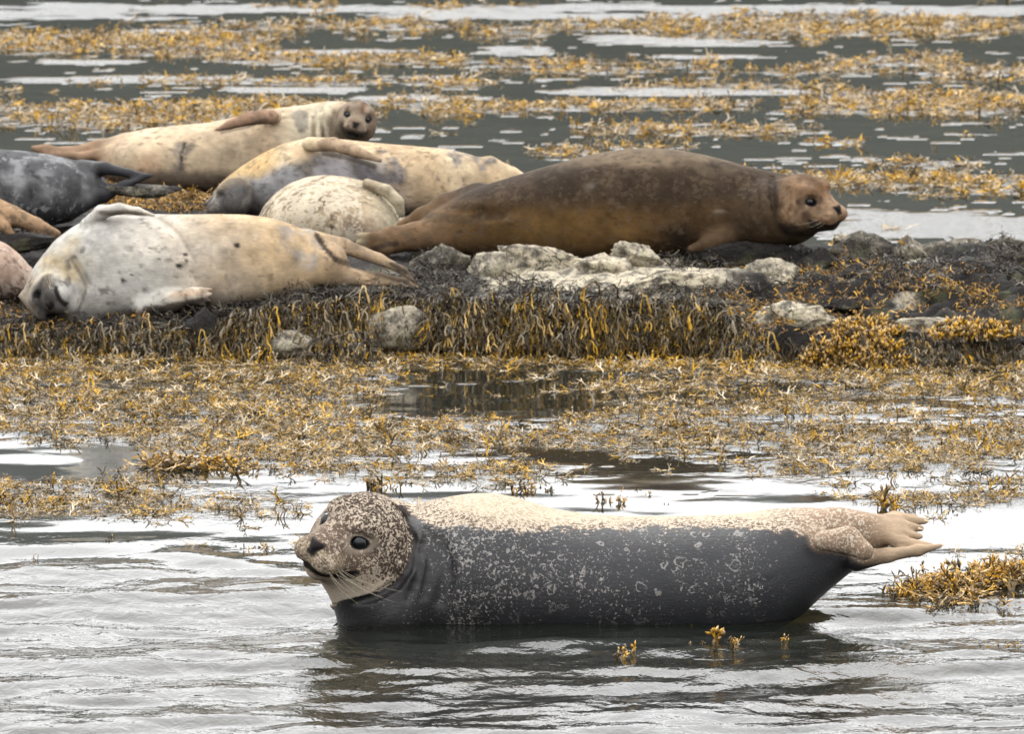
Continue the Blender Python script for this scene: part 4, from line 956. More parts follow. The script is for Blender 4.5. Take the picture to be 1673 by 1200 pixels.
# ================================================================== 7. brown seal on the right
hd7 = Head(P(1311, 330, 25.86), (.75, -.65, -.14), (.65, .73, .20), .80)
def ex7(s):
    d = 26.0
    # lower hind flipper with curled toes
    s.chain([P(760, 375, d), P(720, 382, d - .03), P(680, 387, d - .06), P(640, 392, d - .08), P(612, 398, d - .09)], [.065, .050, .040, .036, .030], .03)
    for t in ((588, 385), (585, 397), (592, 410), (608, 421), (630, 424)):
        s.chain([P(645, 395, d - .09), P((645 + t[0]) / 2 - 6, (395 + t[1]) / 2 - 2, d - .115), P(*t, d - .10)], [.026, .017, .010], .0045)
    s.chain([P(598, 380, d - .13), P(606, 396, d - .135), P(616, 412, d - .13)], [.003, .004, .003], .004, True)
    # upper hind flipper
    s.chain([P(780, 330, d + .06), P(730, 340, d + .06), P(690, 354, d + .05), P(652, 368, d + .04)], [.060, .042, .026, .010], .02)
    # fore flipper tucked under the chest
    s.chain([P(1190, 385, d - .12), P(1160, 398, d - .17), P(1128, 407, d - .20)], [.035, .024, .012], .025)
    s.chain([P(1150, 366, d - .20), P(1110, 380, d - .21), P(1088, 402, d - .20)], [.014, .022, .020], .03, True)
    s.chain([P(1255, 350, d - .10), P(1290, 350, d - .10)], [.10, .092], .03)
    s.groove([(1262, 290), (1264, 330), (1276, 375), (1296, 396)], .006, .016)
    s.groove([(1232, 292), (1236, 340), (1250, 390)], .004, .02)
    s.groove([(760, 345), (800, 350), (860, 345)], .005, .03)
def paint7(V):
    px, py = pxy(V); n = fbm(V, 6, 123, 4); n2 = fbm(V, 26, 125, 4)
    top = 1 - sstep(318, 352, py + 20 * n)
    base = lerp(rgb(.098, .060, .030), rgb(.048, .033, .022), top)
    base = lerp(base, rgb(.030, .021, .014), sstep(385, 418, py + 12 * n) * (px > 730) * .7)  # shaded underside painted into the coat
    base = lerp(base, rgb(.24, .185, .13), (1 - sstep(252, 285, py + 24 * n2)) * .6 * (px < 1270))  # rim light on the back, painted as a paler coat
    base = lerp(base, rgb(.17, .105, .045), np.exp(-((px - 930) / 110) ** 2 - ((py - 372) / 28) ** 2) * .7)
    base = lerp(base, rgb(.05, .037, .026), sstep(1090, 1220, px + 40 * n) * sstep(300, 360, py) * .7)
    base = lerp(base, rgb(.018, .015, .013), np.exp(-((px - 1110) / 34) ** 2 - ((py - 388) / 24) ** 2) * .9)  # dark hollow by the fore flipper, its shade painted in
    base = lerp(base, rgb(.19, .125, .078), (1 - sstep(690, 770, px)) * .8)
    base = lerp(base, rgb(.03, .022, .016), npx(px, py, [(700, 352), (760, 360), (820, 352)], 8) * .5)
    base = lerp(base, rgb(.035, .028, .024), npx(px + 4 * n2, py, [(600, 412), (622, 402), (648, 398)], 5) * .8)
    base = lerp(base, rgb(.50, .42, .30), (1 - sstep(590, 606, px)) * .8)
    fm = near_chain(V, [P(1180, 390, 25.83), P(1160, 400, 25.83), P(1128, 408, 25.80)], .045); base = lerp(base, rgb(.10, .065, .04), fm * .5)
    base = lerp(base, rgb(.30, .29, .28), np.exp(-((px - 975 + 8 * n2) / 12) ** 2 - ((py - 305 + 6 * n) / 5) ** 2) * .55 * sstep(-.3, .2, n2))
    base = lerp(base, rgb(.34, .28, .22), np.exp(-((px - 1176 + 8 * n2) / 11) ** 2 - ((py - 345) / 3.5) ** 2) * .5 * sstep(-.3, .2, n2))
    q = hd7.local(V); r = np.linalg.norm(q, axis=1); hm = (1 - sstep(.13, .155, r + .02 * n2) * (q[:, 0] < .05)) * (r < .27) * sstep(1268, 1284, px + 8 * n2)
    hb = lerp(rgb(.21, .135, .085), rgb(.36, .25, .17), sstep(-.15, .35, n2 + .5 * fbm(V, 70, 127, 2)))
    hb = lerp(hb, rgb(.055, .040, .030), npx(px, py, [(1306, 330), (1322, 326), (1338, 325)], 7) * .95)
    hb = lerp(rgb(.085, .058, .036), hb, sstep(-.09, .05, q[:, 0] + .03 * n2))
    hb = lerp(hb, rgb(.15, .085, .045), np.exp(-((q[:, 2] - .075) / .03) ** 2) * .7)
    hb = lerp(hb, rgb(.045, .034, .028), sstep(-.035, -.065, q[:, 2] + .4 * (q[:, 0] - .06) * 0 + .02 * n2))
    hb = lerp(hb, rgb(.05, .037, .028), np.exp(-((px - 1316) / 13) ** 2 - ((py - 352) / 12) ** 2) * .8)
    nb = np.interp(py, [280, 300, 340, 380, 400], [1268, 1270, 1274, 1288, 1305]); base = lerp(base, rgb(.03, .021, .015), np.exp(-((px - nb + 7) / 8) ** 2) * .75 * (py > 292))  # band of shade painted along the neck fold
    base = lerp(base, hb, hm)
    alt = lerp(base * .5, base * 0 + rgb(.30, .21, .13), .18); cov = .40 + .25 * n2
    base, alt, cov = head_paint(hd7, V, base, alt, cov, amount=.3, pale=rgb(.38, .27, .19))
    z0 = np.zeros(len(V)); return np.clip(base, .008, 1), alt, np.clip(cov, 0, 1), z0 + .1, z0
tab7 = [(700, 350, 408, 0, .9), (725, 335, 416, 0, .95), (760, 315, 422, 0, 1), (800, 300, 426, 0, 1), (850, 285, 428, 0, 1), (900, 270, 430, 0, 1), (950, 256, 430, 0, 1), (1000, 246, 428, 0, 1), (1050, 242, 424, 0, 1), (1100, 244, 420, 0, 1),
        (1150, 253, 416, 0, 1), (1200, 266, 412, 0, 1), (1240, 276, 408, 0, 1), (1275, 283, 400, -.02, 1), (1305, 290, 392, -.06, 1), (1330, 310, 380, -.08, .9)]
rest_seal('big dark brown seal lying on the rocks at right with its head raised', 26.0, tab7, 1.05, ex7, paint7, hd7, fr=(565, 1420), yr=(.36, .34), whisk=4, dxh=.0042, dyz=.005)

# ================================================================== 8. pinkish seal body at the left edge and 9. flippers above it
def paint8(V):
    px, py = pxy(V); n = fbm(V, 10, 133, 4)
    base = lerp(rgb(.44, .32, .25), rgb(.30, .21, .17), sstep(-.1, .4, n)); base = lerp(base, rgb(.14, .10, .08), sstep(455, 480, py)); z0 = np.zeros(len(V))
    return base, lerp(base, base * 0 + rgb(.52, .44, .38), .6), np.clip(.5 + .2 * n, 0, 1), z0, z0
tab8 = [(-520, 430, 450, 0, 1), (-490, 392, 470, 0, 1), (-420, 362, 486, 0, 1), (-300, 350, 492, 0, 1), (-180, 356, 494, 0, 1), (-90, 370, 494, 0, 1), (-30, 384, 492, 0, 1), (10, 398, 490, 0, 1), (35, 418, 486, 0, 1), (52, 440, 474, 0, 1)]
rest_seal('pinkish brown seal rump at the left edge behind the cream seal\'s head', 25.75, tab8, 1.0, lambda s: None, paint8, None, fr=(-540, 75), yr=(.24, .24))
def ex9(s):
    d = 26.25
    s.chain([P(-20, 340, d), P(20, 352, d - .02), P(60, 368, d - .03), P(94, 382, d - .04)], [.044, .030, .022, .012], .01)
    s.chain([P(-20, 355, d - .04), P(6, 370, d - .05), P(28, 392, d - .05)], [.030, .018, .008], .01)
    s.chain([P(30, 388, d - .03), P(60, 386, d - .04), P(88, 388, d - .04)], [.006, .010, .007], .01)
def paint9(V):
    px, py = pxy(V); n = fbm(V, 10, 143, 4); base = lerp(rgb(.42, .29, .19), rgb(.22, .15, .10), sstep(-.1, .4, n)); z0 = np.zeros(len(V))
    return base, base * .5, np.clip(.45 + .2 * n, 0, 1), z0, z0
tab9 = [(-560, 330, 350, 0, 1), (-520, 296, 370, 0, 1), (-430, 270, 388, 0, 1), (-300, 262, 394, 0, 1), (-180, 272, 392, 0, 1), (-90, 296, 386, 0, 1), (-40, 318, 376, 0, 1), (-8, 334, 366, 0, 1)]
rest_seal('tan crossed hind flippers of a seal entering at the left edge under the grey seal', 26.25, tab9, 1.0, ex9, paint9, None, fr=(-580, 115), yr=(.22, .2))

# ------------------------------------------------------------------ seaweed
class Buf:
    def __init__(s): s.V = []; s.Q = []; s.T = []; s.tip = []; s.var = []; s.n = 0
    def add(s, V, Q=None, T=None, tip=None, var=0.0):
        V = np.asarray(V, float); n = len(V); s.V.append(V)
        if Q is not None: s.Q.append(np.asarray(Q) + s.n)
        if T is not None: s.T.append(np.asarray(T) + s.n)
        s.tip.append(np.broadcast_to(np.asarray(tip, float), (n,)).copy()); s.var.append(np.full(n, var)); s.n += n
    def faces(s): return [f for f in ((np.concatenate(s.Q) if s.Q else np.zeros((0, 4), int)), (np.concatenate(s.T) if s.T else np.zeros((0, 3), int))) if len(f)]
    def obj(s, name, mat, loc=None, parent=None):
        return mesh_np(name, np.concatenate(s.V), s.faces(), mat, parent, attrs={'tip': np.concatenate(s.tip), 'var': np.concatenate(s.var)}, loc=loc)
OV = np.array([(1,0,0),(.3,.85,0),(.3,-.4,.75),(.3,-.4,-.75),(-1,0,0)], float); OV[1:4,0] = .15
OT = np.array([(0,1,2),(0,2,3),(0,3,1),(4,2,1),(4,3,2),(4,1,3)])
def bladder(b, c, dirn, L, wd, var, tip=1.0):
    dirn = dirn / (np.linalg.norm(dirn) + 1e-9); a = np.cross(dirn, (.2, .1, 1)); a /= np.linalg.norm(a) + 1e-9; e = np.cross(dirn, a)
    b.add(c + OV[:, :1] * dirn * L + OV[:, 1:2] * a * wd + OV[:, 2:] * e * wd, T=OT, tip=tip, var=var)
def strap(b, p, dirn, length, width, rr, nseg, droop, wig, t0, t1, var, fork, lift=0.0, side=None):
    """ribbon that wanders, forks and ends in a swollen tip"""
    p = np.array(p, float); dirn = np.array(dirn, float); dirn /= np.linalg.norm(dirn)
    side = np.cross(dirn, rr.normal(size=3)) if side is None else np.array(side, float); side /= np.linalg.norm(side) + 1e-9
    V = []; tp = []; st_ = length / nseg
    for i in range(nseg + 1):
        t = i / nseg; V += [p - side * width * .5, p + side * width * .5]; tp += [t0 + (t1 - t0) * t] * 2
        dirn = dirn + rr.normal(size=3) * wig + np.array([0, 0, droop + lift]); dirn /= np.linalg.norm(dirn)
        side = side - dirn * (side @ dirn) + rr.normal(size=3) * .15; side /= np.linalg.norm(side) + 1e-9
        if i < nseg: p = p + dirn * st_
    Q = [(2 * i, 2 * i + 1, 2 * i + 3, 2 * i + 2) for i in range(nseg)]
    b.add(V, Q=Q, tip=np.array(tp), var=var)
    if fork > 0:
        for q in (1, -1):
            dd = dirn + side * q * rr.uniform(.35, .7); strap(b, p, dd, length * rr.uniform(.5, .8), width * .9, rr, max(1, nseg - 1), droop, wig, t1, min(1, t1 + .35), var, fork - 1, lift, side)
    else: bladder(b, p + dirn * width * .8, dirn, width * rr.uniform(1.1, 1.9), width * rr.uniform(.55, .85), var)

def proto_float(seed, rad=.055, n=8, up=.10):
    rr = np.random.default_rng(seed); b = Buf()
    for k in range(n):
        a = rr.uniform(0, 2 * pi); c = rr.uniform(0, rad * .7, 1)[0]
        p = (c * cos(a * 3.1), c * sin(a * 3.1), rr.uniform(0, .004)); rise = rr.uniform(.3, 1.2) if rr.random() < up else rr.uniform(-.02, .05)
        strap(b, p, (cos(a), sin(a), rise), rr.uniform(.018, .042), rr.uniform(.0035, .0080), rr, 3, 0.0 if rise > .2 else -.03, .22, rr.uniform(.1, .6), .7, rr.random(), int(rr.integers(0, 3)))
    for k in range(14):
        a = rr.uniform(0, 2 * pi); c = rr.uniform(0, rad); bladder(b, np.array([c * cos(a), c * sin(a), .003]), np.array([cos(a * 5), sin(a * 5), .2]), rr.uniform(.005, .010), rr.uniform(.003, .005), rr.random())
    for V in b.V: V[:, 2] = np.where(V[:, 2] < 0.0005, .0005, V[:, 2] * .65)
    return b
def proto_tuft(seed, n=4, h=.03, w_=.0045):
    rr = np.random.default_rng(seed); b = Buf()
    for k in range(n):
        a = rr.uniform(0, 2 * pi); strap(b, (rr.normal(0, .007), rr.normal(0, .007), -.006), (cos(a) * .5, sin(a) * .5, rr.uniform(.8, 2)), h * rr.uniform(.5, 1.0), w_ * rr.uniform(.7, 1.3), rr, 3, .02, .18, .3, .75, rr.random(), int(rr.integers(0, 2)))
    return b
def proto_hang(seed, n=26, L=.098):
    rr = np.random.default_rng(seed); b = Buf()
    for k in range(n):
        x = rr.normal(0, .022); strap(b, (x, rr.uniform(-.012, .004), rr.uniform(-.02, .008)), (x * 18 + rr.normal(0, .25), -.6, rr.uniform(-.3, .5)), L * rr.uniform(.25, .62), rr.uniform(.0025, .0055), rr, 6, -.26, .24, .0, rr.uniform(.15, .60), rr.random(), int(rr.integers(0, 3)))
    return b
def proto_mat(seed, n=20, rad=.04):
    rr = np.random.default_rng(seed); b = Buf()
    for k in range(n):
        a = rr.uniform(0, 2 * pi); c = rad * rr.uniform(0, 1) ** .5
        strap(b, (c * cos(a), c * sin(a), rr.uniform(0, .012)), (rr.normal(), rr.normal(), .35), rr.uniform(.012, .028), rr.uniform(.0022, .0042), rr, 3, -.12, .35, .1, .8, rr.random(), int(rr.integers(0, 2)))
    return b
def proto_coll(name, bufs, mat):
    cl = bpy.data.collections.new(name)
    for i, b in enumerate(bufs):
        o = b.obj('%s_frond' % name, mat); C.objects.unlink(o); cl.objects.link(o)
    return cl
NV = 10
P_float = proto_coll('floating', [proto_float(100 + i) for i in range(NV)], MAT['weed'])
P_far = proto_coll('distant', [proto_float(200 + i, .06, 9, .18) for i in range(8)], MAT['weed_far'])
P_tuft = proto_coll('tufted', [proto_tuft(300 + i) for i in range(8)], MAT['weed'])
P_hang = proto_coll('hanging', [proto_hang(400 + i) for i in range(8)], MAT['weed_hang'])
P_mat = proto_coll('matted', [proto_mat(500 + i) for i in range(8)], MAT['weed_dark'])
P_rust = proto_coll('rusty', [proto_mat(600 + i, 16, .045) for i in range(8)], MAT['weed_rust'])

def scatter(name, pts, scl, rot, coll):
    pts = np.asarray(pts, np.float32); me = bpy.data.meshes.new(name); me.vertices.add(len(pts)); me.vertices.foreach_set('co', pts.ravel())
    a = me.attributes.new('scl', 'FLOAT', 'POINT'); a.data.foreach_set('value', np.asarray(scl, np.float32))
    a = me.attributes.new('rot', 'FLOAT_VECTOR', 'POINT'); a.data.foreach_set('vector', np.asarray(rot, np.float32).ravel())
    o = bpy.data.objects.new(name, me); C.objects.link(o)
    ng = bpy.data.node_groups.new(name, 'GeometryNodeTree')
    ng.interface.new_socket('Geometry', in_out='INPUT', socket_type='NodeSocketGeometry'); ng.interface.new_socket('Geometry', in_out='OUTPUT', socket_type='NodeSocketGeometry')
    N = ng.nodes; i_ = N.new('NodeGroupInput'); ou = N.new('NodeGroupOutput'); iop = N.new('GeometryNodeInstanceOnPoints'); ci = N.new('GeometryNodeCollectionInfo')
    ci.inputs['Collection'].default_value = coll; ci.inputs['Separate Children'].default_value = True; ci.inputs['Reset Children'].default_value = True
    iop.inputs['Pick Instance'].default_value = True
    na = N.new('GeometryNodeInputNamedAttribute'); na.data_type = 'FLOAT'; na.inputs['Name'].default_value = 'scl'
    nr = N.new('GeometryNodeInputNamedAttribute'); nr.data_type = 'FLOAT_VECTOR'; nr.inputs['Name'].default_value = 'rot'
    ng.links.new(i_.outputs[0], iop.inputs['Points']); ng.links.new(ci.outputs[0], iop.inputs['Instance'])
    ng.links.new(na.outputs['Attribute'], iop.inputs['Scale']); ng.links.new(nr.outputs['Attribute'], iop.inputs['Rotation']); ng.links.new(iop.outputs[0], ou.inputs[0])
    md = o.modifiers.new('scatter', 'NODES'); md.node_group = ng
    return tag(o, kind='stuff')

sr = np.random.default_rng(77)
# floating weed far out
n = 60000; x = sr.uniform(-3.4, 3.4, n); y = sr.uniform(26.6, 42, n); dn = weed_density(x, y); lz = ledge_z(x, y, False)
keep = (sr.random(n) < dn * .95 + .002) & (lz < -.02); x, y = x[keep], y[keep]; m_ = len(x)
scatter('floating_seaweed', np.stack([x, y, water_z(x, y)], 1), sr.uniform(.5, 1.15, m_), np.stack([sr.normal(0, .1, m_), sr.normal(0, .1, m_), sr.uniform(0, 6.3, m_)], 1), P_far)
print('far weed', m_)
# upright tips far out
n = 9000; x = sr.uniform(-3.4, 3.4, n); y = sr.uniform(26.6, 40, n); dn = weed_density(x, y); lz = ledge_z(x, y, False)
keep = (sr.random(n) < dn * .4 + .002) & (lz < -.02); x, y = x[keep], y[keep]; m_ = len(x)
scatter('upright_seaweed', np.stack([x, y, water_z(x, y)], 1), sr.uniform(.5, 1.3, m_), np.stack([sr.normal(0, .2, m_), sr.normal(0, .2, m_), sr.uniform(0, 6.3, m_)], 1), P_tuft)
# the bed of weed between the ledge and the front seal
def mid_density(x, y):
    px = px_of(x, y); py = 600 - F_PX * ((y * st - CAM_H * ct) / (y * ct + CAM_H * st))
    xy = np.stack([x, y], -1); nn = fbm(xy * np.array([.55, 1]), 5.0, 201, 4)
    edge = ix(px, [(-100, 715), (60, 725), (230, 730), (330, 742), (430, 772), (560, 790), (700, 795), (830, 800), (930, 782), (1050, 770), (1150, 775), (1300, 790), (1450, 805), (1673, 835)])
    dd = 1 - sstep(-18, 8, py - edge + 22 * nn)
    hole = np.exp(-((px - 800) / 190) ** 4 - ((py - 655) / 42) ** 2) * 1.1 + np.exp(-((px - 640) / 130) ** 2 - ((py - 625) / 18) ** 2) + np.exp(-((px - 890) / 120) ** 2 - ((py - 688) / 16) ** 2) * .9
    thin = sstep(560, 720, px) * .28 + .25 * sstep(1100, 1200, px) * sstep(640, 760, py) + .25 * sstep(700, 760, py)
    dd = dd * np.clip(.95 - .95 * hole - thin + 1.5 * nn, 0.03, 1.4)
    # strip of weed along the left, nearer
    s2 = np.exp(-np.abs((px - 90) / 190) ** 4 - ((py - 815) / 20) ** 2) * (1 + .8 * nn) + .35 * np.exp(-np.abs((px - 350) / 120) ** 4 - ((py - 828) / 18) ** 2)
    s3 = .55 * np.exp(-np.abs((px - 1560) / 170) ** 4 - ((py - 815) / 14) ** 2) * (1 + nn) + .25 * np.exp(-np.abs((px - 1540) / 150) ** 2 - ((py - 905) / 5) ** 2)
    s4 = .3 * np.exp(-np.abs((px - 430) / 50) ** 2 - ((py - 890) / 4) ** 2)
    dense = np.exp(-((py - 592) / 10) ** 2) * .8 * (px > 0)
    return np.clip(np.maximum.reduce([dd, s2, s3, s4, dense * (px < 1250)]), 0, 1)
_zb = np.zeros_like(X); _zb[near] = z; _m = (np.abs(X) < 2.3) & (Y > 20.6) & (Y < 25.3); _r = ruf.copy()
_md = np.zeros_like(X); _md[_m] = np.clip(mid_density(X[_m], Y[_m]) * 1.5, 0, 1) * sstep(20.8, 21.6, Y[_m])
_fd = np.zeros_like(X); _fd[near] = wd; Z += _zb * (_md * .60 + _fd * .25); vv_[:, 2] = Z.ravel(); water.data.vertices.foreach_set('co', vv_.ravel()); water.data.update()
_r[_m] = np.maximum(_r[_m], .40 * np.clip(mid_density(X[_m], Y[_m]) * 1.6, 0, 1) * sstep(20.8, 21.6, Y[_m]))
water.data.attributes['ruffle'].data.foreach_set('value', _r.ravel().astype(np.float32))
n = 30000; x = sr.uniform(-1.9, 1.9, n); y = sr.uniform(20.4, 25.25, n); dn = mid_density(x, y); lz = ledge_z(x, y, False)
keep = (sr.random(n) < dn * .72) & (lz < .01); x, y = x[keep], y[keep]; m_ = len(x)
scatter('floating_seaweed', np.stack([x, y, water_z(x, y)], 1), sr.uniform(.32, .70, m_), np.stack([sr.normal(0, .08, m_), sr.normal(0, .08, m_), sr.uniform(0, 6.3, m_)], 1), P_float)
print('mid weed', m_)
n = 9000; x = sr.uniform(-1.9, 1.9, n); y = sr.uniform(20.4, 25.2, n); dn = mid_density(x, y); lz = ledge_z(x, y, False)
keep = (sr.random(n) < dn * .13 + .004) & (lz < .01); x, y = x[keep], y[keep]; m_ = len(x)
scatter('upright_seaweed', np.stack([x, y, water_z(x, y)], 1), sr.uniform(.4, 1.15, m_), np.stack([sr.normal(0, .3, m_), sr.normal(0, .3, m_), sr.uniform(0, 6.3, m_)], 1), P_tuft)
# weed under the surface near the front seal
n = 420; x = sr.uniform(-.6, 1.0, n); y = sr.uniform(19.5, 20.4, n)
scatter('sunken_seaweed', np.stack([x, y, sr.uniform(-.12, -.075, n)], 1), sr.uniform(.5, .9, n), np.stack([sr.normal(0, .1, n), sr.normal(0, .1, n), sr.uniform(0, 6.3, n)], 1), P_float)

# weed hanging down the front of the ledge
def face_pts(n, p0, p1, zlo, zhi, seed, dens=None):
    r0 = np.random.default_rng(seed); px = r0.uniform(p0, p1, n); fr = ix(px, FRONT)
    lip = ix(px, LIP); t = r0.uniform(zlo, zhi, n); x = (px - 836.5) * fr / (F_PX * ct)
    xy = np.stack([x, fr], -1); fr = fr + .05 * fbm(xy, 3.0, 41, 4); z = lip * t
    y = fr - .02 + .10 * np.clip(t, 0, 1) ** 1.2 - .012
    k = np.ones(n, bool) if dens is None else r0.random(n) < dens(px, t)
    return np.stack([x, y, z], 1)[k]
def hang_d(px, t):
    bare = np.exp(-((px - 655) / 62) ** 4) * (t < .75) * .97 + np.exp(-((px - 338) / 30) ** 4) * .95 + np.exp(-((px - 470) / 36) ** 4) * (t < .6) * .9 + np.exp(-((px - 1290) / 80) ** 4) * .85
    return np.clip(1 - bare, 0, 1)
hp = face_pts(1500, -150, 1230, .45, 1.12, 5, hang_d)
scatter('hanging_seaweed', hp, np.random.default_rng(1).uniform(.35, 1.15, len(hp)), np.stack([np.zeros(len(hp)), np.zeros(len(hp)), np.random.default_rng(2).normal(0, .6, len(hp))], 1), P_hang)
hp = face_pts(420, 1200, 1750, .3, 1.1, 6, hang_d)
scatter('hanging_seaweed', hp, np.random.default_rng(3).uniform(.35, .7, len(hp)), np.stack([np.zeros(len(hp)), np.zeros(len(hp)), np.random.default_rng(4).normal(0, .5, len(hp))], 1), P_hang)

# dark dried mats on top of the ledge, rusty weed on its right slope
def top_pts(n, seed, dfun, y0=25.1, y1=28.8):
    r0 = np.random.default_rng(seed); x = r0.uniform(-2.2, 2.1, n); y = r0.uniform(y0, y1, n); px = px_of(x, y); zz = ledge_z(x, y)
    py = 600 - F_PX * ((y * st + (zz - CAM_H) * ct) / (y * ct - (zz - CAM_H) * st))
    k = (r0.random(n) < dfun(px, py, np.stack([x, y], -1))) & (zz > .02); return np.stack([x, y, zz + .004], 1)[k]
def d_dark(px, py, xy):
    nn = fbm(xy, 4, 211, 3)
    a = (px > 360) * (px < 760) * (py > 462) * (py < 512) + (px > 740) * (px < 1230) * np.clip(1 - np.abs(py - 487) / 24, 0, 1) + (px < 60) * (py > 380) * .5 + (px < 400) * (py > 470) * .6
    a = a + (px > 1080) * (py < 475) * np.clip(.12 + nn * 1.8, 0, 1) + (px > 1200) * .03 + (px > 750) * (px < 1200) * (py < 470) * .04 + (px > 680) * (px < 760) * (py > 415) * .8
    return np.clip(a, 0, 1)
dp = top_pts(11000, 8, d_dark); nn_ = len(dp); print('dark mats', nn_)
scatter('dried_seaweed', dp, sr.uniform(.6, 1.3, nn_), np.stack([sr.normal(0, .2, nn_), sr.normal(0, .2, nn_), sr.uniform(0, 6.3, nn_)], 1), P_mat)
def d_rust(px, py, xy):
    nn = fbm(xy, 4, 221, 3)
    a = (px > 1170) * sstep(440, 480, py + 40 * nn) * np.clip(.60 + 1.4 * nn, 0, 1) + (px > 180) * (px < 430) * (py < 350) * (py > 295) * .9 + (px < 300) * (py > 500) * .5
    return np.clip(a, 0, 1)
dp = top_pts(9000, 9, d_rust, 24.8, 28.6); nn_ = len(dp); print('rust mats', nn_)
scatter('rusty_seaweed', dp, sr.uniform(.6, 1.3, nn_), np.stack([sr.normal(0, .2, nn_), sr.normal(0, .2, nn_), sr.uniform(0, 6.3, nn_)], 1), P_rust)

# clumps one can point at
def add_src(B, src, place):
    for V, tp, vr in zip(src.V, src.tip, src.var):
        q = place(V)
        if len(V) == 5: B.add(q, T=OT, tip=tp, var=vr[0])
        else: B.add(q, Q=[(2 * i, 2 * i + 1, 2 * i + 3, 2 * i + 2) for i in range(len(V) // 2 - 1)], tip=tp, var=vr[0])
def clump(label, items, mat, seed, kind='tuft', group=None):
    """items: (px, py, spread px, count, scale, height)"""
    rr = np.random.default_rng(seed); root = None
    for px, py, sp, cnt, sc, h in items:
        for k in range(cnt):
            a = px + rr.normal(0, sp * .5); bq = py + rr.normal(0, sp * .07 + 1.2); p = W(a, bq); z0 = float(water_z(p[0], p[1]))
            if root is None: root = empty('seaweed_clump', (p[0], p[1], 0.0))
            src = proto_tuft(int(rr.integers(1e6)), int(rr.integers(2, 5)), h * rr.uniform(.7, 1.2), .006 * sc) if (kind == 'tuft' or rr.random() < .5) else proto_float(int(rr.integers(1e6)), .04, 6, .5)
            an = rr.uniform(0, 6.3); ca, sa = cos(an), sin(an); c = np.array([p[0], p[1], z0 + (rr.uniform(0, h * .5) if cnt > 15 else 0)]); B = Buf()
            add_src(B, src, lambda V: np.stack([V[:, 0] * ca - V[:, 1] * sa, V[:, 0] * sa + V[:, 1] * ca, V[:, 2]], 1) * sc + c)
            B.obj('frond', mat, loc=c, parent=root)
    return tag(root, label, 'seaweed', group)
G = 'floating clumps of golden seaweed'
clump('thick golden brown seaweed clump at the right edge beyond the front seal\'s tail', [(1640, 952, 60, 60, 1.1, .03), (1580, 962, 50, 46, 1.0, .025), (1530, 966, 50, 36, 1.0, .02), (1478, 972, 40, 20, .9, .015), (1560, 985, 80, 30, .8, .01)], MAT['weed_clump'], 1, 'mix', G)
clump('bright yellow seaweed clump floating alone above and left of the front seal\'s head', [(262, 762, 34, 16, 1.0, .018), (318, 762, 40, 16, 1.0, .018), (368, 762, 34, 14, 1.0, .018), (395, 772, 16, 4, .9, .01)], MAT['weed_clump'], 2, 'mix', G)
clump('lone golden tuft in the water below the middle of the front seal', [(1012, 1076, 20, 5, .9, .018)], MAT['weed_clump'], 3, 'tuft', G)
clump('upright golden sprig with a broad finger in front of the front seal', [(1172, 1052, 10, 2, 1.2, .03), (1196, 1058, 12, 3, .9, .02), (1155, 1056, 30, 4, .6, .01)], MAT['weed_clump'], 4, 'tuft', G)
clump('small golden sprig right of the broad fingered sprig', [(1283, 1052, 12, 3, .8, .016)], MAT['weed_clump'], 5, 'tuft', G)
clump('pair of tiny sprigs at the waterline under the front seal\'s belly', [(1200, 1012, 10, 3, .6, .012), (1130, 1017, 22, 4, .5, .006)], MAT['weed_clump'], 6, 'tuft', G)
clump('row of seaweed buds above the front seal\'s back left of the centre', [(860, 806, 24, 6, .9, .014), (902, 803, 14, 3, .7, .012)], MAT['weed_clump'], 7, 'tuft', G)
clump('scattered buds floating above the middle of the front seal\'s back', [(990, 822, 16, 3, .9, .010), (1012, 822, 10, 3, 1.0, .012), (1050, 805, 14, 2, .7, .010), (1084, 826, 8, 1, .7, .008)], MAT['weed_clump'], 8, 'tuft', G)
clump('golden tuft standing left of the raised hind flipper', [(1447, 832, 10, 4, 1.2, .028), (1462, 834, 16, 3, .9, .018)], MAT['weed_clump'], 9, 'tuft', G)
clump('upright golden fingers just above the front seal\'s head', [(620, 800, 18, 5, 1.1, .024), (640, 800, 12, 3, 1.0, .02)], MAT['weed_clump'], 10, 'tuft', G)
clump('thin line of small tufts left of the front seal\'s nose', [(406, 898, 8, 2, .8, .018), (432, 898, 10, 3, .8, .016), (400, 896, 40, 6, .5, .006)], MAT['weed_clump'], 11, 'tuft', G)
clump('small sprigs at the right edge level with the seal\'s reflection', [(1650, 1056, 20, 5, .7, .010), (1612, 1058, 8, 2, .6, .008)], MAT['weed_clump'], 12, 'tuft', G)
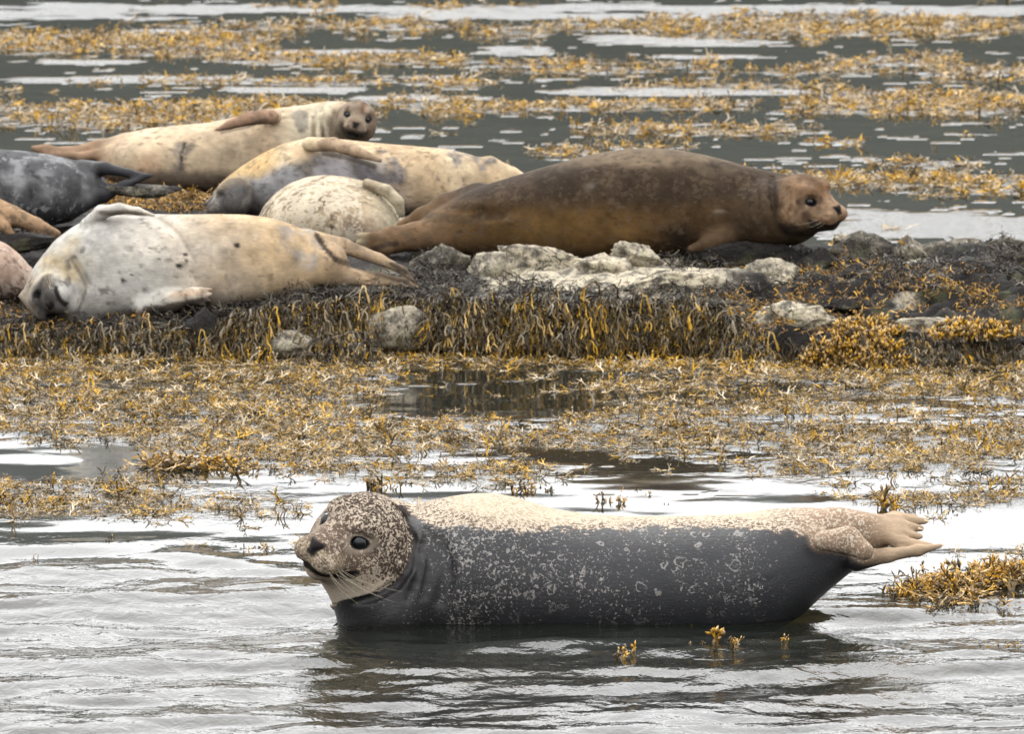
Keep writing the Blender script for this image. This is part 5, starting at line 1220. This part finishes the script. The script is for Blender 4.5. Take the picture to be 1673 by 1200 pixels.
clump('two tiny buds on open water at far left below the weed strip', [(176, 884, 8, 2, .7, .010), (205, 888, 4, 1, .6, .008)], MAT['weed_clump'], 13, 'tuft', G)
clump('single pointed frond sticking up beyond the seal\'s tail', [(1560, 940, 2, 1, 1.3, .022)], MAT['weed_clump'], 14, 'tuft', G)

# mounds of weed on the rock, and the sprig on the round rock
def mound(label, px, py, hw, hh, d, mat, seed, cnt, hang=True, sc=1.0):
    rr = np.random.default_rng(seed); root = empty('seaweed_mound', P(px, py + hh, d))
    for k in range(cnt):
        a = rr.uniform(-1, 1); e = rr.uniform(0, 1); hgt = math.sqrt(max(0, 1 - a * a)) * e
        p = P(px + a * hw, py + hh - 2 * hh * hgt, d) + np.array([0, -.07 * (1 - hgt) - .01, 0]); B = Buf()
        src = (proto_hang(int(rr.integers(1e6)), 5, .06 * sc) if hang else proto_tuft(int(rr.integers(1e6)), 4, .022 * sc, .0075))
        add_src(B, src, lambda V: V + p); B.obj('frond', mat, loc=p, parent=root)
    return tag(root, label, 'seaweed')
mound('low mound of draped olive gold seaweed below the hind flippers of the cream seal', 553, 562, 58, 24, 25.08, MAT['weed_hang'], 21, 70)
mound('bright orange and yellow seaweed heap at the foot of the right slope', 1400, 582, 92, 34, 24.86, MAT['weed_clump'], 22, 170, False, 1.1)
mound('curtain of long tan seaweed strands below the flat rock at right', 1520, 582, 60, 22, 24.86, MAT['weed_hang'], 23, 60)
mound('golden fringe of seaweed over the edge of the low brown rock step', 1590, 538, 72, 12, 24.93, MAT['weed_clump'], 24, 70, False, .8)
mound('golden seaweed heap between the grey green rock and the flat rock', 1415, 535, 55, 12, 25.0, MAT['weed_clump'], 25, 60, False, .8)
rr_ = np.random.default_rng(9); B = Buf()
for k in range(3): strap(B, P(1480, 410, 26.08), (rr_.normal(0, .3), 0, 1), .022, .0045, rr_, 3, 0, .1, .2, .6, .2, 1)
tag(B.obj('seaweed_sprig', MAT['weed_clump'], loc=P(1480, 410, 26.08)), 'dry seaweed sprig standing on the round grey brown rock against white water', 'seaweed')
